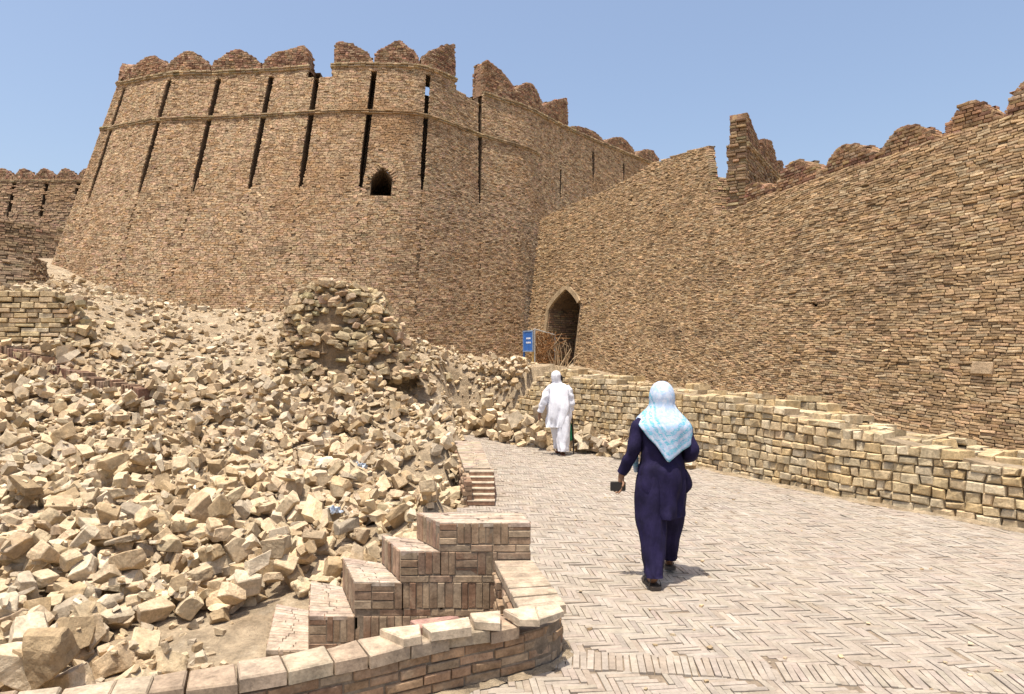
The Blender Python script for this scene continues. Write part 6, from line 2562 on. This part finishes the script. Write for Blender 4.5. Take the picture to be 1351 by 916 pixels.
hv = loft(dense([(MX - .02, MY + .05, 1.17, .15, .075, 0), (MX - .03, MY + .075, 1.235, .12, .075, 0), (MX - .045, MY + .10, 1.29, .088, .088, 0), (MX - .06, MY + .105, 1.36, .088, .105, 0), (MX - .06, MY + .105, 1.43, .086, .103, 0), (MX - .058, MY + .115, 1.475, .062, .075, 0), (MX - .055, MY + .12, 1.498, .02, .025, 0)], 34), 44,
          lambda th, t: .03 * math.sin(6 * th + 9 * t) * (1 - t) + .02 * math.sin(11 * th - 5 * t) - (.22 * max(0, math.sin(th + -.35)) ** 3 if .25 < t < .85 else 0), True)
link('headcloth', raw_mesh('headcloth', np.array(hv[0]), hv[1], smooth=True), M_whitec, mo)
M_brownsand = plain('brown_leather', (.16, .06, .035), .6, .3, 30, .2)
for (x, y, z, yw, pt_) in ((MX - .02, MY + .235, .012, .0, -.1), (MX + .05, MY - .05, .003, .02, 0)):
    o = sandal(x, y, z, yw, pt_, mo, 1.02)
    o.data.materials.clear()
    o.data.materials.append(M_brownsand)
V, F = tube([(MX + .26, MY + .13, .0), (MX + .245, MY + .13, .42), (MX + .22, MY + .13, .76)], [.014, .016, .017], 9)
hk = tube([(MX + .218, MY + .13, .76), (MX + .217, MY + .11, .80), (MX + .215, MY + .06, .81), (MX + .214, MY + .03, .79)], [.017, .017, .016, .012], 9)
V, F = join_vf([(V, F), hk])
o = link('walking_stick', raw_mesh('walking_stick', V - np.array([MX + .22, MY + .13, 0]), F, smooth=True), plain('dark_stick_wood', (.045, .03, .02), .6, .3, 30, .2), None, (MX + .22, MY + .13, 0))
tag(o, 'dark wooden walking stick held upright by the person in white', 'walking stick')
bag = empty('green_bag', (MX + .19, MY + .16, .2), 'small green cloth bag hanging beside the leg of the person in white', 'bag')
V, F = loft(dense([(MX + 0.185, MY + .17, .235, .05, .03, 0), (MX + 0.185, MY + .17, .27, .072, .045, 0), (MX + 0.185, MY + .17, .40, .07, .045, 0), (MX + 0.190, MY + .17, .50, .055, .03, 0), (MX + 0.200, MY + .17, .54, .03, .015, 0)], 18), 24, lambda th, t: .06 * math.sin(5 * th + 4 * t), True, True)
link('pouch', raw_mesh('pouch', np.array(V), F, smooth=True), cloth_mat('green_cotton', (.03, .24, .10), .2), bag)
V, F = tube([(MX + .2, MY + .17, .53), (MX + .205, MY + .15, .64), (MX + .2, MY + .13, .74)], .008, 6)
link('strap', raw_mesh('strap', np.array(V), F), cloth_mat('green_strap', (.03, .2, .09), .2), bag)

# sand blown against the foot of the walls
def drift(P, nrm_sign, wd, ht, seed, parent):
    P = np.asarray(P, float)
    d = np.gradient(P, axis=0)
    n = np.stack([d[:, 1], -d[:, 0]], 1)
    n /= np.linalg.norm(n, axis=1, keepdims=True)
    n *= nrm_sign
    k = np.arange(len(P))
    w_ = wd * (.55 + .45 * vnoise(k * .7, 0, seed)) + .015
    rows_ = []
    for f, z in ((-.12, 1.0), (.1, .8), (.4, .45), (.75, .18), (1., -.25)):
        q = P + n * (w_ * f)[:, None]
        rows_.append(np.c_[q, ht * z * (.6 + .5 * vnoise(k * .9 + f, f * 3, seed + 2)) + .004])
    V = np.vstack(rows_)
    m_ = len(P)
    F = np.array([[r * m_ + i, r * m_ + i + 1, (r + 1) * m_ + i + 1, (r + 1) * m_ + i] for r in range(4) for i in range(m_ - 1)])
    link('sand_drift', raw_mesh('sand_drift', V, F, smooth=True), M_earth, parent)


sS = np.linspace(1.5, SW_len[-3], 150)
drift(sw_at(sS) + [-.02, 0], -1 if (np.diff(sw_at(sS), axis=0)[0] @ np.array([0, 1])) > 0 else 1, .13, .03, 1., path)
sF = np.linspace(2.2, FL[-1], 90)
pF, _ = fr_at(sF)
drift(pF, 1, .05, .018, 4., path)

# a few chips of brick lying on the path
chips = []
for n_ in range(90):
    y = 3.4 + 9 * rnd.random() ** 1.7
    x = rnd.uniform(.3, 4.5)
    if not inside(PATH_POLY, np.array([x]), np.array([y]))[0] or not inside(PATH_POLY, np.array([x + .1]), np.array([y]))[0]:
        continue
    s = rnd.uniform(.012, .035)
    chips.append((rnd.randrange(len(PROTO)), np.array(Euler((0, 0, rnd.uniform(0, 6))).to_matrix()), np.array([s, s, s * .7]), np.array([x, y, s * .2]), stone_tint(1)[0]))
tag(join_stones(chips, 'path_grit', M_stone_m), 'small chips of stone scattered over the paved path', 'gravel')
